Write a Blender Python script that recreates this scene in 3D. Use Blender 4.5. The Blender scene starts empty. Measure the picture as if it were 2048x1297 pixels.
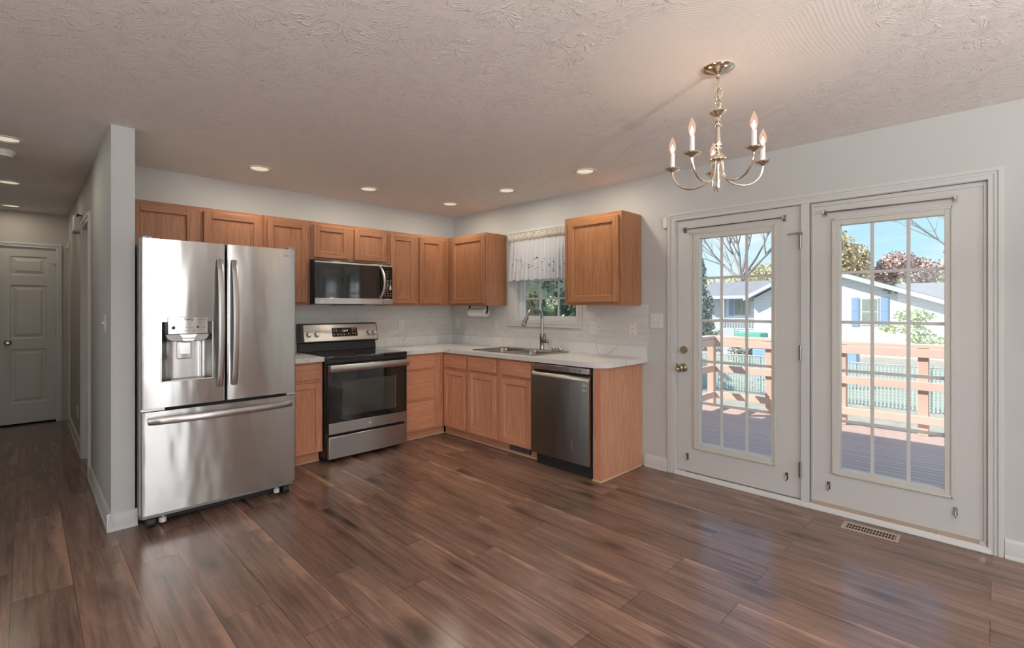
import bpy, bmesh, math, random
from mathutils import Vector, Matrix
R = math.radians
rnd = random.Random(7)
scene = bpy.context.scene
COL = scene.collection
H = 2.4435

# ---------------------------------------------------------------- camera
cam = bpy.data.objects.new('camera', bpy.data.cameras.new('camera'))
COL.objects.link(cam)
cam.data.sensor_width = 36.0
cam.data.lens = 973.67 / 2048 * 36.0
cam.data.shift_y = -32.93 / 2048
cam.data.clip_start = 0.05; cam.data.clip_end = 300
cam.location = (-3.7199, -4.7425, 1.3417)
cam.rotation_euler = (R(90), 0, R(45.0225 - 90))
scene.camera = cam

# ---------------------------------------------------------------- view
scene.view_settings.view_transform = 'Standard'
scene.view_settings.look = 'None'
scene.view_settings.gamma = 1.0
scene.view_settings.exposure = 0.0
scene.view_settings.use_curve_mapping = False
scene.cycles.max_bounces = 10
scene.cycles.diffuse_bounces = 6
scene.cycles.glossy_bounces = 5
scene.cycles.transparent_max_bounces = 24
scene.cycles.sample_clamp_indirect = 6.0

# ---------------------------------------------------------------- node helpers
class NT:
    def __init__(s, nt): s.nt = nt; nt.nodes.clear()
    def n(s, t, **k):
        nd = s.nt.nodes.new(t)
        for a, b in k.items(): setattr(nd, a, b)
        return nd
    def l(s, a, b): s.nt.links.new(a, b)
    def set(s, nd, **k):
        for a, b in k.items(): nd.inputs[a.replace('_', ' ')].default_value = b
        return nd
    def math(s, op, a, b=None, c=None):
        nd = s.n('ShaderNodeMath', operation=op)
        for i, v in enumerate((a, b, c)):
            if v is None: continue
            if isinstance(v, (int, float)): nd.inputs[i].default_value = v
            else: s.l(v, nd.inputs[i])
        return nd.outputs[0]
    def mix(s, f, a, b, mode='MIX'):
        nd = s.n('ShaderNodeMix', data_type='RGBA', blend_type=mode)
        for i, v in ((0, f), (6, a), (7, b)):
            if isinstance(v, (int, float)): nd.inputs[i].default_value = v
            elif isinstance(v, tuple): nd.inputs[i].default_value = (*v, 1)
            else: s.l(v, nd.inputs[i])
        return nd.outputs[2]
    def ramp(s, f, stops):
        nd = s.n('ShaderNodeValToRGB'); cr = nd.color_ramp
        while len(cr.elements) < len(stops): cr.elements.new(0.5)
        for e, (p, c) in zip(cr.elements, stops):
            e.position = p; e.color = (*c, 1) if len(c) == 3 else c
        s.l(f, nd.inputs[0]); return nd.outputs[0]
    def noise(s, vec, scale, detail=4, rough=0.5, dist=0.0, out=0):
        nd = s.n('ShaderNodeTexNoise'); s.set(nd, Scale=scale, Detail=detail, Roughness=rough, Distortion=dist)
        if vec is not None: s.l(vec, nd.inputs['Vector'])
        return nd.outputs[out]
    def mapping(s, vec, scale=(1, 1, 1), loc=(0, 0, 0), rot=(0, 0, 0)):
        nd = s.n('ShaderNodeMapping'); nd.inputs['Scale'].default_value = scale
        nd.inputs['Location'].default_value = loc; nd.inputs['Rotation'].default_value = rot
        s.l(vec, nd.inputs['Vector']); return nd.outputs[0]
    def bump(s, h, strength=0.2, dist=0.01):
        nd = s.n('ShaderNodeBump'); nd.inputs['Strength'].default_value = strength; nd.inputs['Distance'].default_value = dist
        s.l(h, nd.inputs['Height']); return nd.outputs[0]

def lin(c):
    return tuple((v/255/12.92) if v/255 <= 0.04045 else ((v/255 + 0.055)/1.055)**2.4 for v in c)

def new_mat(name):
    m = bpy.data.materials.new(name); m.use_nodes = True
    t = NT(m.node_tree)
    out = t.n('ShaderNodeOutputMaterial'); p = t.n('ShaderNodeBsdfPrincipled')
    t.l(p.outputs[0], out.inputs[0])
    return m, t, p

def plain(name, col, rough=0.5, metal=0.0, spec=0.5, var=0.04, bump=0.0, bscale=60, emis=None, estr=0, coat=0):
    m, t, p = new_mat(name)
    co = t.n('ShaderNodeTexCoord').outputs['Object']
    f = t.noise(co, 3.0, 3)
    a = tuple(max(0, c*(1-var)) for c in col); b = tuple(min(1, c*(1+var)) for c in col)
    t.l(t.mix(f, a, b), p.inputs['Base Color'])
    p.inputs['Roughness'].default_value = rough; p.inputs['Metallic'].default_value = metal
    p.inputs['Specular IOR Level'].default_value = spec
    p.inputs['Coat Weight'].default_value = coat; p.inputs['Coat Roughness'].default_value = 0.05
    if bump: t.l(t.bump(t.noise(co, bscale, 3), bump, 0.003), p.inputs['Normal'])
    if emis:
        p.inputs['Emission Color'].default_value = (*emis, 1); p.inputs['Emission Strength'].default_value = estr
    return m

# ---------------------------------------------------------------- world: blue sky with soft clouds
w = bpy.data.worlds.new('sky'); scene.world = w; w.use_nodes = True
t = NT(w.node_tree)
out = t.n('ShaderNodeOutputWorld'); bg = t.n('ShaderNodeBackground'); t.l(bg.outputs[0], out.inputs[0])
co = t.n('ShaderNodeTexCoord').outputs['Generated']
sep = t.n('ShaderNodeSeparateXYZ'); t.l(co, sep.inputs[0])
grad = t.ramp(sep.outputs[2], [(0.0, lin((214, 234, 240))), (0.10, lin((180, 220, 238))), (0.5, lin((130, 178, 228)))])
cl = t.noise(t.mapping(co, (2.2, 2.2, 9.0), (1.3, 0.4, 0.1)), 1.6, 5, 0.55)
cl = t.ramp(cl, [(0.46, (0, 0, 0)), (0.66, (0.85, 0.85, 0.85))])
t.l(t.mix(cl, grad, lin((240, 244, 246))), bg.inputs[0])
bg.inputs[1].default_value = 1.3

# ---------------------------------------------------------------- sun, and area lamps added at the unseen living-room windows to light the interior
sun = bpy.data.objects.new('sun', bpy.data.lights.new('sun', 'SUN')); COL.objects.link(sun)
sun.data.energy = 6.5; sun.data.angle = R(0.6); sun.data.color = (1.0, 0.94, 0.86)
sun.rotation_euler = Vector((0.82, -0.92, -1.0)).to_track_quat('-Z', 'Y').to_euler()

def area(name, loc, direction, sx, sy, power, color=(1, 1, 1)):
    l = bpy.data.objects.new(name, bpy.data.lights.new(name, 'AREA')); COL.objects.link(l)
    l.data.shape = 'RECTANGLE'; l.data.size = sx; l.data.size_y = sy; l.data.energy = power; l.data.color = color
    l.location = loc; l.rotation_euler = Vector(direction).to_track_quat('-Z', 'Y').to_euler()
    return l
P_SOUTH, P_SOUTH2, P_WEST = 55, 30, 55
area('window_daylight_south', (-2.45, -8.93, 1.35), (0, 1, 0.3), 1.35, 1.45, P_SOUTH, (0.96, 0.985, 1.0))
area('window_daylight_south', (-5.2, -8.93, 1.35), (0, 1, 0.3), 1.35, 1.45, P_SOUTH2, (0.96, 0.985, 1.0))
area('window_daylight_west', (-8.53, -5.0, 1.35), (1, 0, 0.3), 3.4, 1.5, P_WEST, (0.96, 0.985, 1.0))
P_LAMP = 165      # two uplighters added behind the camera to brighten the ceiling
# ---------------------------------------------------------------- mesh builder
class MB:
    def __init__(s, T=None): s.v = []; s.f = []; s.m = []; s.T = T
    def add(s, vs, fs, m=0):
        b = len(s.v)
        for p in vs: s.v.append(tuple(s.T(*p)) if s.T else tuple(p))
        for f in fs: s.f.append([b+i for i in f]); s.m.append(m)
        return s
    def box(s, x0, x1, y0, y1, z0, z1, m=0):
        return s.add([(x, y, z) for x in (x0, x1) for y in (y0, y1) for z in (z0, z1)],
                     [(0, 1, 3, 2), (4, 6, 7, 5), (0, 4, 5, 1), (2, 3, 7, 6), (0, 2, 6, 4), (1, 5, 7, 3)], m)
    def prism(s, poly, a0, a1, axis='z', m=0, cap=True):
        def P(p, a):
            if axis == 'z': return (p[0], p[1], a)
            if axis == 'x': return (a, p[0], p[1])
            return (p[0], a, p[1])
        n = len(poly)
        vs = [P(p, a0) for p in poly] + [P(p, a1) for p in poly]
        fs = [(i, (i+1) % n, n+(i+1) % n, n+i) for i in range(n)]
        if cap: fs += [tuple(range(n))[::-1], tuple(range(n, 2*n))]
        return s.add(vs, fs, m)
    def tube(s, path, r, n=12, m=0, closed=False, cap=True):
        pts = [Vector(p) for p in path]; k = len(pts); rr = r if isinstance(r, (list, tuple)) else [r]*k
        vs = []; up = None
        for i, p in enumerate(pts):
            if closed: d = pts[(i+1) % k]-pts[i-1]
            else: d = pts[min(i+1, k-1)]-pts[max(i-1, 0)]
            if d.length < 1e-9: d = Vector((0, 0, 1))
            d.normalize()
            if up is None:
                up = Vector((0, 0, 1)) if abs(d.z) < 0.9 else Vector((1, 0, 0))
            a = d.cross(up)
            if a.length < 1e-6: up = Vector((0, 1, 0)); a = d.cross(up)
            a.normalize(); b = a.cross(d).normalized(); up = b
            for j in range(n):
                an = 2*math.pi*j/n
                vs.append(p+(a*math.cos(an)+b*math.sin(an))*rr[i])
        fs = []
        for i in range(k if closed else k-1):
            i2 = (i+1) % k
            for j in range(n):
                fs.append((i*n+j, i*n+(j+1) % n, i2*n+(j+1) % n, i2*n+j))
        if cap and not closed: fs += [tuple(range(n))[::-1], tuple(range((k-1)*n, k*n))]
        return s.add([tuple(v) for v in vs], fs, m)
    def cyl(s, p0, p1, r, n=20, m=0): return s.tube([p0, p1], r, n, m)
    def lathe(s, prof, c, axis='z', n=28, m=0, cap=True):
        vs = []
        for r_, h in prof:
            for j in range(n):
                a = 2*math.pi*j/n; u, v_ = r_*math.cos(a), r_*math.sin(a)
                if axis == 'z': vs.append((c[0]+u, c[1]+v_, c[2]+h))
                elif axis == 'x': vs.append((c[0]+h, c[1]+u, c[2]+v_))
                else: vs.append((c[0]+u, c[1]+h, c[2]+v_))
        fs = []
        for i in range(len(prof)-1):
            for j in range(n):
                fs.append((i*n+j, i*n+(j+1) % n, (i+1)*n+(j+1) % n, (i+1)*n+j))
        if cap: fs += [tuple(range(n)), tuple(range((len(prof)-1)*n, len(prof)*n))]
        return s.add(vs, fs, m)
    def bar(s, path, wdir, w, th, m=0):
        """rectangular section swept along a path; wdir is the width direction"""
        pts = [Vector(p) for p in path]; wd = Vector(wdir).normalized(); vs = []
        k = len(pts)
        for i, p in enumerate(pts):
            d = (pts[min(i+1, k-1)]-pts[max(i-1, 0)]).normalized(); nn = d.cross(wd).normalized()
            ch = 0.3
            for a, b in ((-1, -ch), (-1, ch), (-ch*1.5, 1), (ch*1.5, 1), (1, ch), (1, -ch), (ch*1.5, -1), (-ch*1.5, -1)):
                vs.append(tuple(p+wd*(a*w/2)+nn*(b*th/2)))
        fs = []
        for i in range(k-1):
            for j in range(8): fs.append((i*8+j, i*8+(j+1) % 8, (i+1)*8+(j+1) % 8, (i+1)*8+j))
        fs += [tuple(range(8))[::-1], tuple(range((k-1)*8, k*8))]
        return s.add(vs, fs, m)
    def build(s, name, mats, parent=None, bevel=0, seg=2, smooth=30, origin=None):
        if not isinstance(mats, (list, tuple)): mats = [mats]
        me = bpy.data.meshes.new(name)
        off = Vector((0, 0, 0))
        if parent is not None:
            q = parent
            while q is not None: off += q.location; q = q.parent
        else:
            if origin is not None: off = Vector(origin)
            else:
                xs = [v[0] for v in s.v]; ys = [v[1] for v in s.v]; zs = [v[2] for v in s.v]
                off = Vector(((min(xs)+max(xs))/2, (min(ys)+max(ys))/2, min(zs)))
        me.from_pydata([tuple(Vector(v)-off) for v in s.v], [], s.f)
        for mt in mats: me.materials.append(mt)
        for p, mi in zip(me.polygons, s.m): p.material_index = mi
        bm = bmesh.new(); bm.from_mesh(me)
        bmesh.ops.recalc_face_normals(bm, faces=bm.faces); bm.to_mesh(me); bm.free()
        if smooth:
            for p in me.polygons: p.use_smooth = True
            me.set_sharp_from_angle(angle=R(smooth))
        o = bpy.data.objects.new(name, me); COL.objects.link(o)
        if parent is not None: o.parent = parent
        else: o.location = off
        if bevel:
            b = o.modifiers.new('bevel', 'BEVEL'); b.width = bevel; b.segments = seg; b.limit_method = 'ANGLE'; b.angle_limit = R(40)
            b.harden_normals = False
        return o

def tag(o, label=None, cat=None, group=None, kind=None):
    if label: o['label'] = label
    if cat: o['category'] = cat
    if group: o['group'] = group
    if kind: o['kind'] = kind
    return o
def thing(name, loc, label, cat, group=None, kind=None):
    o = bpy.data.objects.new(name, None); o.empty_display_size = 0.1; COL.objects.link(o); o.location = loc
    return tag(o, label, cat, group, kind)
def copy_tree(o, parent=None):
    c = o.copy(); COL.objects.link(c); c.parent = parent
    for ch in list(o.children):
        copy_tree(ch, c)
    return c
def struct(name, mb, mats, parent=None, **k):
    o = mb.build(name, mats, parent, **k)
    if parent is None: o['kind'] = 'structure'
    return o
# frames for upright faces: (u, v, w) with w pointing into the room
def FB(plane): return lambda u, v, w: (u, plane-w, v)      # back wall, faces -Y
def FR(plane): return lambda u, v, w: (plane-w, u, v)      # right wall, faces -X
def text_part(name, s, size, T, mat, parent, align='CENTER', ext=0.0006, bold=0.0):
    cu = bpy.data.curves.new('lettering', 'FONT'); cu.body = s; cu.size = size; cu.align_x = align; cu.align_y = 'CENTER'
    cu.extrude = ext/2; cu.offset = bold; cu.resolution_u = 3
    to = bpy.data.objects.new('lettering', cu); COL.objects.link(to)
    dg = bpy.context.evaluated_depsgraph_get(); dg.update()
    me = bpy.data.meshes.new_from_object(to.evaluated_get(dg))
    mb = MB(); mb.add([T(v.co.x, v.co.y, v.co.z) for v in me.vertices], [tuple(p.vertices) for p in me.polygons])
    COL.objects.unlink(to); bpy.data.objects.remove(to); bpy.data.meshes.remove(me)
    return mb.build(name, mat, parent, smooth=0)
def rrect(u0, u1, v0, v1, r, n=5):
    pts = []
    for cx, cy, a0 in ((u1-r, v1-r, 0), (u0+r, v1-r, 90), (u0+r, v0+r, 180), (u1-r, v0+r, 270)):
        for i in range(n+1):
            a = R(a0+90*i/n); pts.append((cx+r*math.cos(a), cy+r*math.sin(a)))
    return pts

# ---------------------------------------------------------------- materials
def oak(name, axis, dark, light, seed=0.0, contrast=1.0):
    m, t, p = new_mat(name)
    co = t.n('ShaderNodeTexCoord').outputs['Object']
    ri = t.n('ShaderNodeObjectInfo').outputs['Random']
    cv = t.n('ShaderNodeCombineXYZ'); t.l(t.math('MULTIPLY', ri, 37.0), cv.inputs[0]); t.l(t.math('MULTIPLY', ri, 11.0), cv.inputs[2])
    va = t.n('ShaderNodeVectorMath', operation='ADD'); t.l(co, va.inputs[0]); t.l(cv.outputs[0], va.inputs[1]); co = va.outputs[0]
    hi, lo = 9.0, 0.55
    sc = {'x': (lo, hi, hi), 'y': (hi, lo, hi), 'z': (hi, hi, lo), 'h': (lo, lo, hi*1.3)}[axis]
    g = t.noise(t.mapping(co, sc), 1.6, 5, 0.6, 0.9)
    rings = t.math('SINE', t.math('MULTIPLY', g, 46.0))
    rings = t.math('MULTIPLY_ADD', rings, 0.5, 0.5)
    sc2 = tuple(v*18 if v > 1 else v*9 for v in sc)
    pore = t.noise(t.mapping(co, sc2), 1.2, 2, 0.6)
    pore = t.ramp(pore, [(0.36, (0, 0, 0)), (0.52, (1, 1, 1))])
    base = t.mix(g, dark, light)
    mid = tuple(a*0.62+b*0.05 for a, b in zip(dark, light))
    c1 = t.mix(t.math('MULTIPLY', rings, 0.34*contrast), base, tuple(v*0.66 for v in dark))
    c2 = t.mix(t.math('MULTIPLY', t.math('SUBTRACT', 1.0, pore), 0.38*contrast), c1, tuple(v*0.5 for v in dark))
    c3 = t.mix(t.math('MULTIPLY', ri, 0.18), c2, tuple(v*0.8 for v in dark))
    t.l(c3, p.inputs['Base Color'])
    p.inputs['Roughness'].default_value = 0.42; p.inputs['Specular IOR Level'].default_value = 0.4
    t.l(t.bump(pore, 0.08, 0.002), p.inputs['Normal'])
    return m
def oakset(name, dark, light, c=1.0): return [oak(name+'_vertical', 'z', dark, light, 0, c), oak(name+'_horizontal', 'h', dark, light, 0, c)]
OAK_UP = oakset('honey_oak', lin((134, 88, 62)), lin((182, 130, 98)))
OAK_RT = oakset('golden_oak', lin((152, 100, 66)), lin((196, 142, 102)))
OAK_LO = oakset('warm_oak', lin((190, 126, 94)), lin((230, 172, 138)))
OAK_PALE = oak('pale_oak_veneer', 'z', lin((192, 136, 104)), lin((216, 166, 134)))
OAK_DARK = oakset('shaded_oak', lin((140, 92, 66)), lin((178, 126, 98)))
M = {}
M['wall'] = plain('wall_paint', lin((189, 191, 190)), 0.62, var=0.015, bump=0.05, bscale=150)
M['hallwall'] = plain('hall_wall_paint', lin((182, 177, 172)), 0.62, var=0.02, bump=0.05, bscale=150)
M['trim'] = plain('trim_paint', lin((198, 199, 198)), 0.38, var=0.01)
M['door'] = plain('door_paint', lin((196, 196, 195)), 0.40, var=0.012)
M['doorcream'] = plain('glazing_frame_plastic', lin((194, 194, 188)), 0.42, var=0.02)
M['halldoor'] = plain('hall_door_paint', lin((194, 193, 188)), 0.45, var=0.04)
M['white'] = plain('white_plastic', lin((214, 214, 208)), 0.38, var=0.01)
M['black'] = plain('black_enamel', (0.012, 0.012, 0.013), 0.28, spec=0.5)
M['blackmat'] = plain('black_plastic', (0.018, 0.018, 0.018), 0.55)
M['darkgap'] = plain('dark_recess', (0.008, 0.008, 0.008), 0.8)  # near-black colour stands in for the shade inside slots and openings
M['glassblack'] = plain('black_glass', (0.010, 0.011, 0.011), 0.06, spec=0.6, coat=0.4)
M['nickel'] = plain('brushed_nickel', (0.36, 0.34, 0.32), 0.24, metal=1.0)
M['brass'] = plain('antique_brass', (0.42, 0.36, 0.26), 0.25, metal=1.0)
M['chand'] = plain('polished_pale_brass', (0.86, 0.80, 0.68), 0.14, metal=1.0)
M['candle'] = plain('candle_sleeve_white', lin((225, 225, 228)), 0.4)
M['greymetal'] = plain('grey_steel', (0.30, 0.30, 0.30), 0.4, metal=0.9)
M['side'] = plain('appliance_side_grey', lin((120, 121, 119)), 0.45, var=0.02)
M['ink'] = plain('dark_print', (0.03, 0.03, 0.03), 0.6)
M['legend'] = plain('light_print', (0.42, 0.42, 0.42), 0.6, emis=(0.4, 0.4, 0.4), estr=0.15)  # pale print with a faint glow put into the material
M['display'] = plain('display_digits', (0.6, 0.65, 0.65), 0.5, emis=(0.7, 0.9, 0.95), estr=0.6)
M['bright'] = plain('chrome_badge', (0.75, 0.75, 0.74), 0.25, metal=0.8)
M['paper'] = plain('paper_towel', lin((216, 211, 204)), 0.9, bump=0.2, bscale=300)
M['lens'] = plain('lit_lamp_lens', lin((235, 228, 200)), 0.5, emis=(1.0, 0.9, 0.68), estr=0.55)
M['shoe'] = plain('shoe_molding_wood', lin((204, 168, 138)), 0.5)
M['registr'] = plain('register_tan', lin((176, 158, 144)), 0.45, metal=0.2)
M['vinyl'] = plain('white_vinyl', lin((206, 210, 212)), 0.4, var=0.01)

def stainless(name, col, rough, wav=0.25, dark=False):
    m, t, p = new_mat(name)
    co = t.n('ShaderNodeTexCoord').outputs['Object']
    p.inputs['Metallic'].default_value = 1.0
    br = t.noise(t.mapping(co, (4, 4, 900)), 1.0, 2)
    t.l(t.mix(br, tuple(c*0.985 for c in col), tuple(min(1, c*1.01) for c in col)), p.inputs['Base Color'])
    p.inputs['Roughness'].default_value = rough
    p.inputs['Anisotropic'].default_value = 0.75
    tg = t.n('ShaderNodeTangent', direction_type='RADIAL', axis='Z'); t.l(tg.outputs[0], p.inputs['Tangent'])
    p.inputs['Anisotropic Rotation'].default_value = 0.25
    lf = t.noise(t.mapping(co, (5.5, 5.5, 1.6)), 1.0, 2)
    t.l(t.bump(lf, wav, 0.02), p.inputs['Normal'])
    return m
M['steel'] = stainless('brushed_stainless', (0.56, 0.56, 0.55), 0.22)
M['steeld'] = stainless('dark_stainless', (0.26, 0.255, 0.25), 0.30, 0.15)
M['steels'] = stainless('range_stainless', (0.54, 0.53, 0.52), 0.28, 0.08)
M['sink'] = plain('sink_steel', (0.36, 0.34, 0.33), 0.28, metal=1.0)

def glass_mat(name, tint=(1, 1, 1), refl=0.5):
    m = bpy.data.materials.new(name); m.use_nodes = True; t = NT(m.node_tree)
    out = t.n('ShaderNodeOutputMaterial'); tr = t.n('ShaderNodeBsdfTransparent'); gl = t.n('ShaderNodeBsdfGlossy')
    tr.inputs[0].default_value = (*tint, 1); gl.inputs['Roughness'].default_value = 0.02
    fr = t.n('ShaderNodeFresnel'); fr.inputs[0].default_value = 1.45
    mx = t.n('ShaderNodeMixShader'); t.l(t.math('MULTIPLY', fr.outputs[0], refl), mx.inputs[0])
    t.l(tr.outputs[0], mx.inputs[1]); t.l(gl.outputs[0], mx.inputs[2]); t.l(mx.outputs[0], out.inputs[0])
    return m
M['glass'] = glass_mat('window_glass', (0.97, 0.98, 0.98), 0.6)
def bulb_mat():
    m = bpy.data.materials.new('lit_bulb_glass'); m.use_nodes = True; t = NT(m.node_tree)
    out = t.n('ShaderNodeOutputMaterial'); tr = t.n('ShaderNodeBsdfTransparent'); e = t.n('ShaderNodeEmission'); gl = t.n('ShaderNodeBsdfGlossy')
    tr.inputs[0].default_value = (1, 0.93, 0.88, 1); e.inputs[0].default_value = (1.0, 0.62, 0.45, 1); e.inputs[1].default_value = 1.3; gl.inputs['Roughness'].default_value = 0.05
    lw = t.n('ShaderNodeLayerWeight'); lw.inputs[0].default_value = 0.45
    mx = t.n('ShaderNodeMixShader'); t.l(t.math('MULTIPLY_ADD', lw.outputs['Facing'], 0.45, 0.18), mx.inputs[0]); t.l(tr.outputs[0], mx.inputs[1]); t.l(e.outputs[0], mx.inputs[2])
    m2 = t.n('ShaderNodeMixShader'); m2.inputs[0].default_value = 0.06; t.l(mx.outputs[0], m2.inputs[1]); t.l(gl.outputs[0], m2.inputs[2]); t.l(m2.outputs[0], out.inputs[0])
    return m
M['bulbglass'] = bulb_mat()
M['ovenglass'] = M['glassblack']

def emit_mat(name, col, s):
    m = bpy.data.materials.new(name); m.use_nodes = True; t = NT(m.node_tree)
    out = t.n('ShaderNodeOutputMaterial'); e = t.n('ShaderNodeEmission'); e.inputs[0].default_value = (*col, 1); e.inputs[1].default_value = s
    t.l(e.outputs[0], out.inputs[0]); return m
M['filament'] = emit_mat('glowing_filament', (1.0, 0.72, 0.45), 14.0)

def floor_mat():
    m, t, p = new_mat('walnut_laminate_planks')
    co = t.n('ShaderNodeTexCoord').outputs['Object']
    s = t.n('ShaderNodeSeparateXYZ'); t.l(co, s.inputs[0])
    W, L = 0.2122, 1.165
    a = t.math('DIVIDE', t.math('MULTIPLY_ADD', s.outputs[0], -1.0, -0.16), W)
    row = t.math('FLOOR', a); fr = t.math('SUBTRACT', a, row)
    par = t.math('MODULO', t.math('ADD', row, 40.0), 2.0)          # row 1 (odd) joints at -3.55, even at -3.91
    off = t.math('MULTIPLY_ADD', par, 0.355, -3.905)
    par_row0 = t.math('SUBTRACT', s.outputs[1], off)
    b = t.math('DIVIDE', par_row0, L); col = t.math('FLOOR', b); fc = t.math('SUBTRACT', b, col)
    idv = t.n('ShaderNodeCombineXYZ'); t.l(row, idv.inputs[0]); t.l(col, idv.inputs[1])
    wn = t.n('ShaderNodeTexWhiteNoise', noise_dimensions='3D'); t.l(idv.outputs[0], wn.inputs['Vector'])
    rv = wn.outputs['Value']; rc = wn.outputs['Color']
    sc = t.n('ShaderNodeVectorMath', operation='SCALE'); t.l(rc, sc.inputs[0]); sc.inputs['Scale'].default_value = 40.0
    va = t.n('ShaderNodeVectorMath', operation='ADD'); t.l(co, va.inputs[0]); t.l(sc.outputs[0], va.inputs[1]); pc = va.outputs[0]
    big = t.noise(t.mapping(pc, (3.4, 0.55, 1)), 1.5, 4, 0.6, 1.2)
    grain = t.noise(t.mapping(pc, (30, 1.3, 1)), 1.4, 6, 0.68, 0.6)
    fine = t.noise(t.mapping(pc, (160, 6, 1)), 1.0, 3, 0.6)
    base = t.ramp(big, [(0.28, lin((80, 64, 57))), (0.46, lin((124, 98, 86))), (0.60, lin((148, 118, 103))), (0.76, lin((188, 148, 122)))])
    gcol = t.ramp(grain, [(0.28, lin((56, 44, 40))), (0.52, lin((130, 103, 91))), (0.78, lin((176, 138, 116)))])
    c = t.mix(0.55, base, gcol)
    ring = t.math('SINE', t.math('MULTIPLY', big, 120.0))
    c = t.mix(t.math('MULTIPLY', t.math('MULTIPLY_ADD', ring, 0.5, 0.5), 0.10), c, lin((70, 50, 44)))
    c = t.mix(t.math('MULTIPLY', t.math('SUBTRACT', 1.0, fine), 0.22), c, lin((64, 48, 42)))
    # knots and dark splits
    vo = t.n('ShaderNodeTexVoronoi'); vo.inputs['Scale'].default_value = 1.0
    t.l(t.mapping(pc, (4.2, 1.5, 1)), vo.inputs['Vector'])
    nz = t.noise(t.mapping(pc, (14, 5, 1)), 1.0, 4)
    kn = t.math('ADD', vo.outputs['Distance'], t.math('MULTIPLY', nz, 0.18))
    kn = t.ramp(kn, [(0.13, (1, 1, 1)), (0.34, (0, 0, 0))])
    c = t.mix(t.math('MULTIPLY', kn, 0.75), c, lin((48, 38, 36)))
    sp = t.noise(t.mapping(pc, (26, 1.0, 1)), 0.8, 2, 0.4)
    sp = t.ramp(sp, [(0.25, (1, 1, 1)), (0.34, (0, 0, 0))])
    c = t.mix(t.math('MULTIPLY', sp, 0.6), c, lin((44, 34, 32)))
    # sapwood band near one edge of many planks
    n2 = t.noise(t.mapping(pc, (2.0, 1.1, 1)), 1.3, 4, 0.6)
    edge = t.math('ADD', fr, t.math('MULTIPLY', t.math('SUBTRACT', n2, 0.44), 1.5))
    sap = t.ramp(edge, [(0.0, (1, 1, 1)), (0.08, (0.8, 0.8, 0.8)), (0.24, (0, 0, 0))])
    sap = t.math('MULTIPLY', sap, t.ramp(rv, [(0.42, (0, 0, 0)), (0.50, (1, 1, 1))]))
    c = t.mix(t.math('MULTIPLY', sap, 0.42), c, lin((196, 156, 130)))
    # plank tone
    hsv = t.n('ShaderNodeHueSaturation'); t.l(c, hsv.inputs['Color']); t.l(t.math('MULTIPLY_ADD', rv, 0.34, 0.80), hsv.inputs['Value'])
    c = hsv.outputs[0]
    e1 = t.math('MINIMUM', fr, t.math('SUBTRACT', 1.0, fr)); e1 = t.math('MULTIPLY', e1, W)
    e2 = t.math('MINIMUM', fc, t.math('SUBTRACT', 1.0, fc)); e2 = t.math('MULTIPLY', e2, L)
    e = t.math('MINIMUM', e1, e2)
    seam = t.math('LESS_THAN', e, 0.0016)
    c = t.mix(t.math('MULTIPLY', seam, 0.65), c, (0.02, 0.014, 0.012))
    t.l(c, p.inputs['Base Color'])
    t.l(t.math('MULTIPLY_ADD', grain, 0.12, 0.15), p.inputs['Roughness'])
    p.inputs['Specular IOR Level'].default_value = 0.5
    h = t.math('SUBTRACT', t.math('MULTIPLY', fine, 0.15), t.math('MULTIPLY', seam, 1.0))
    t.l(t.bump(h, 0.25, 0.002), p.inputs['Normal'])
    return m
M['floor'] = floor_mat()

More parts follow.
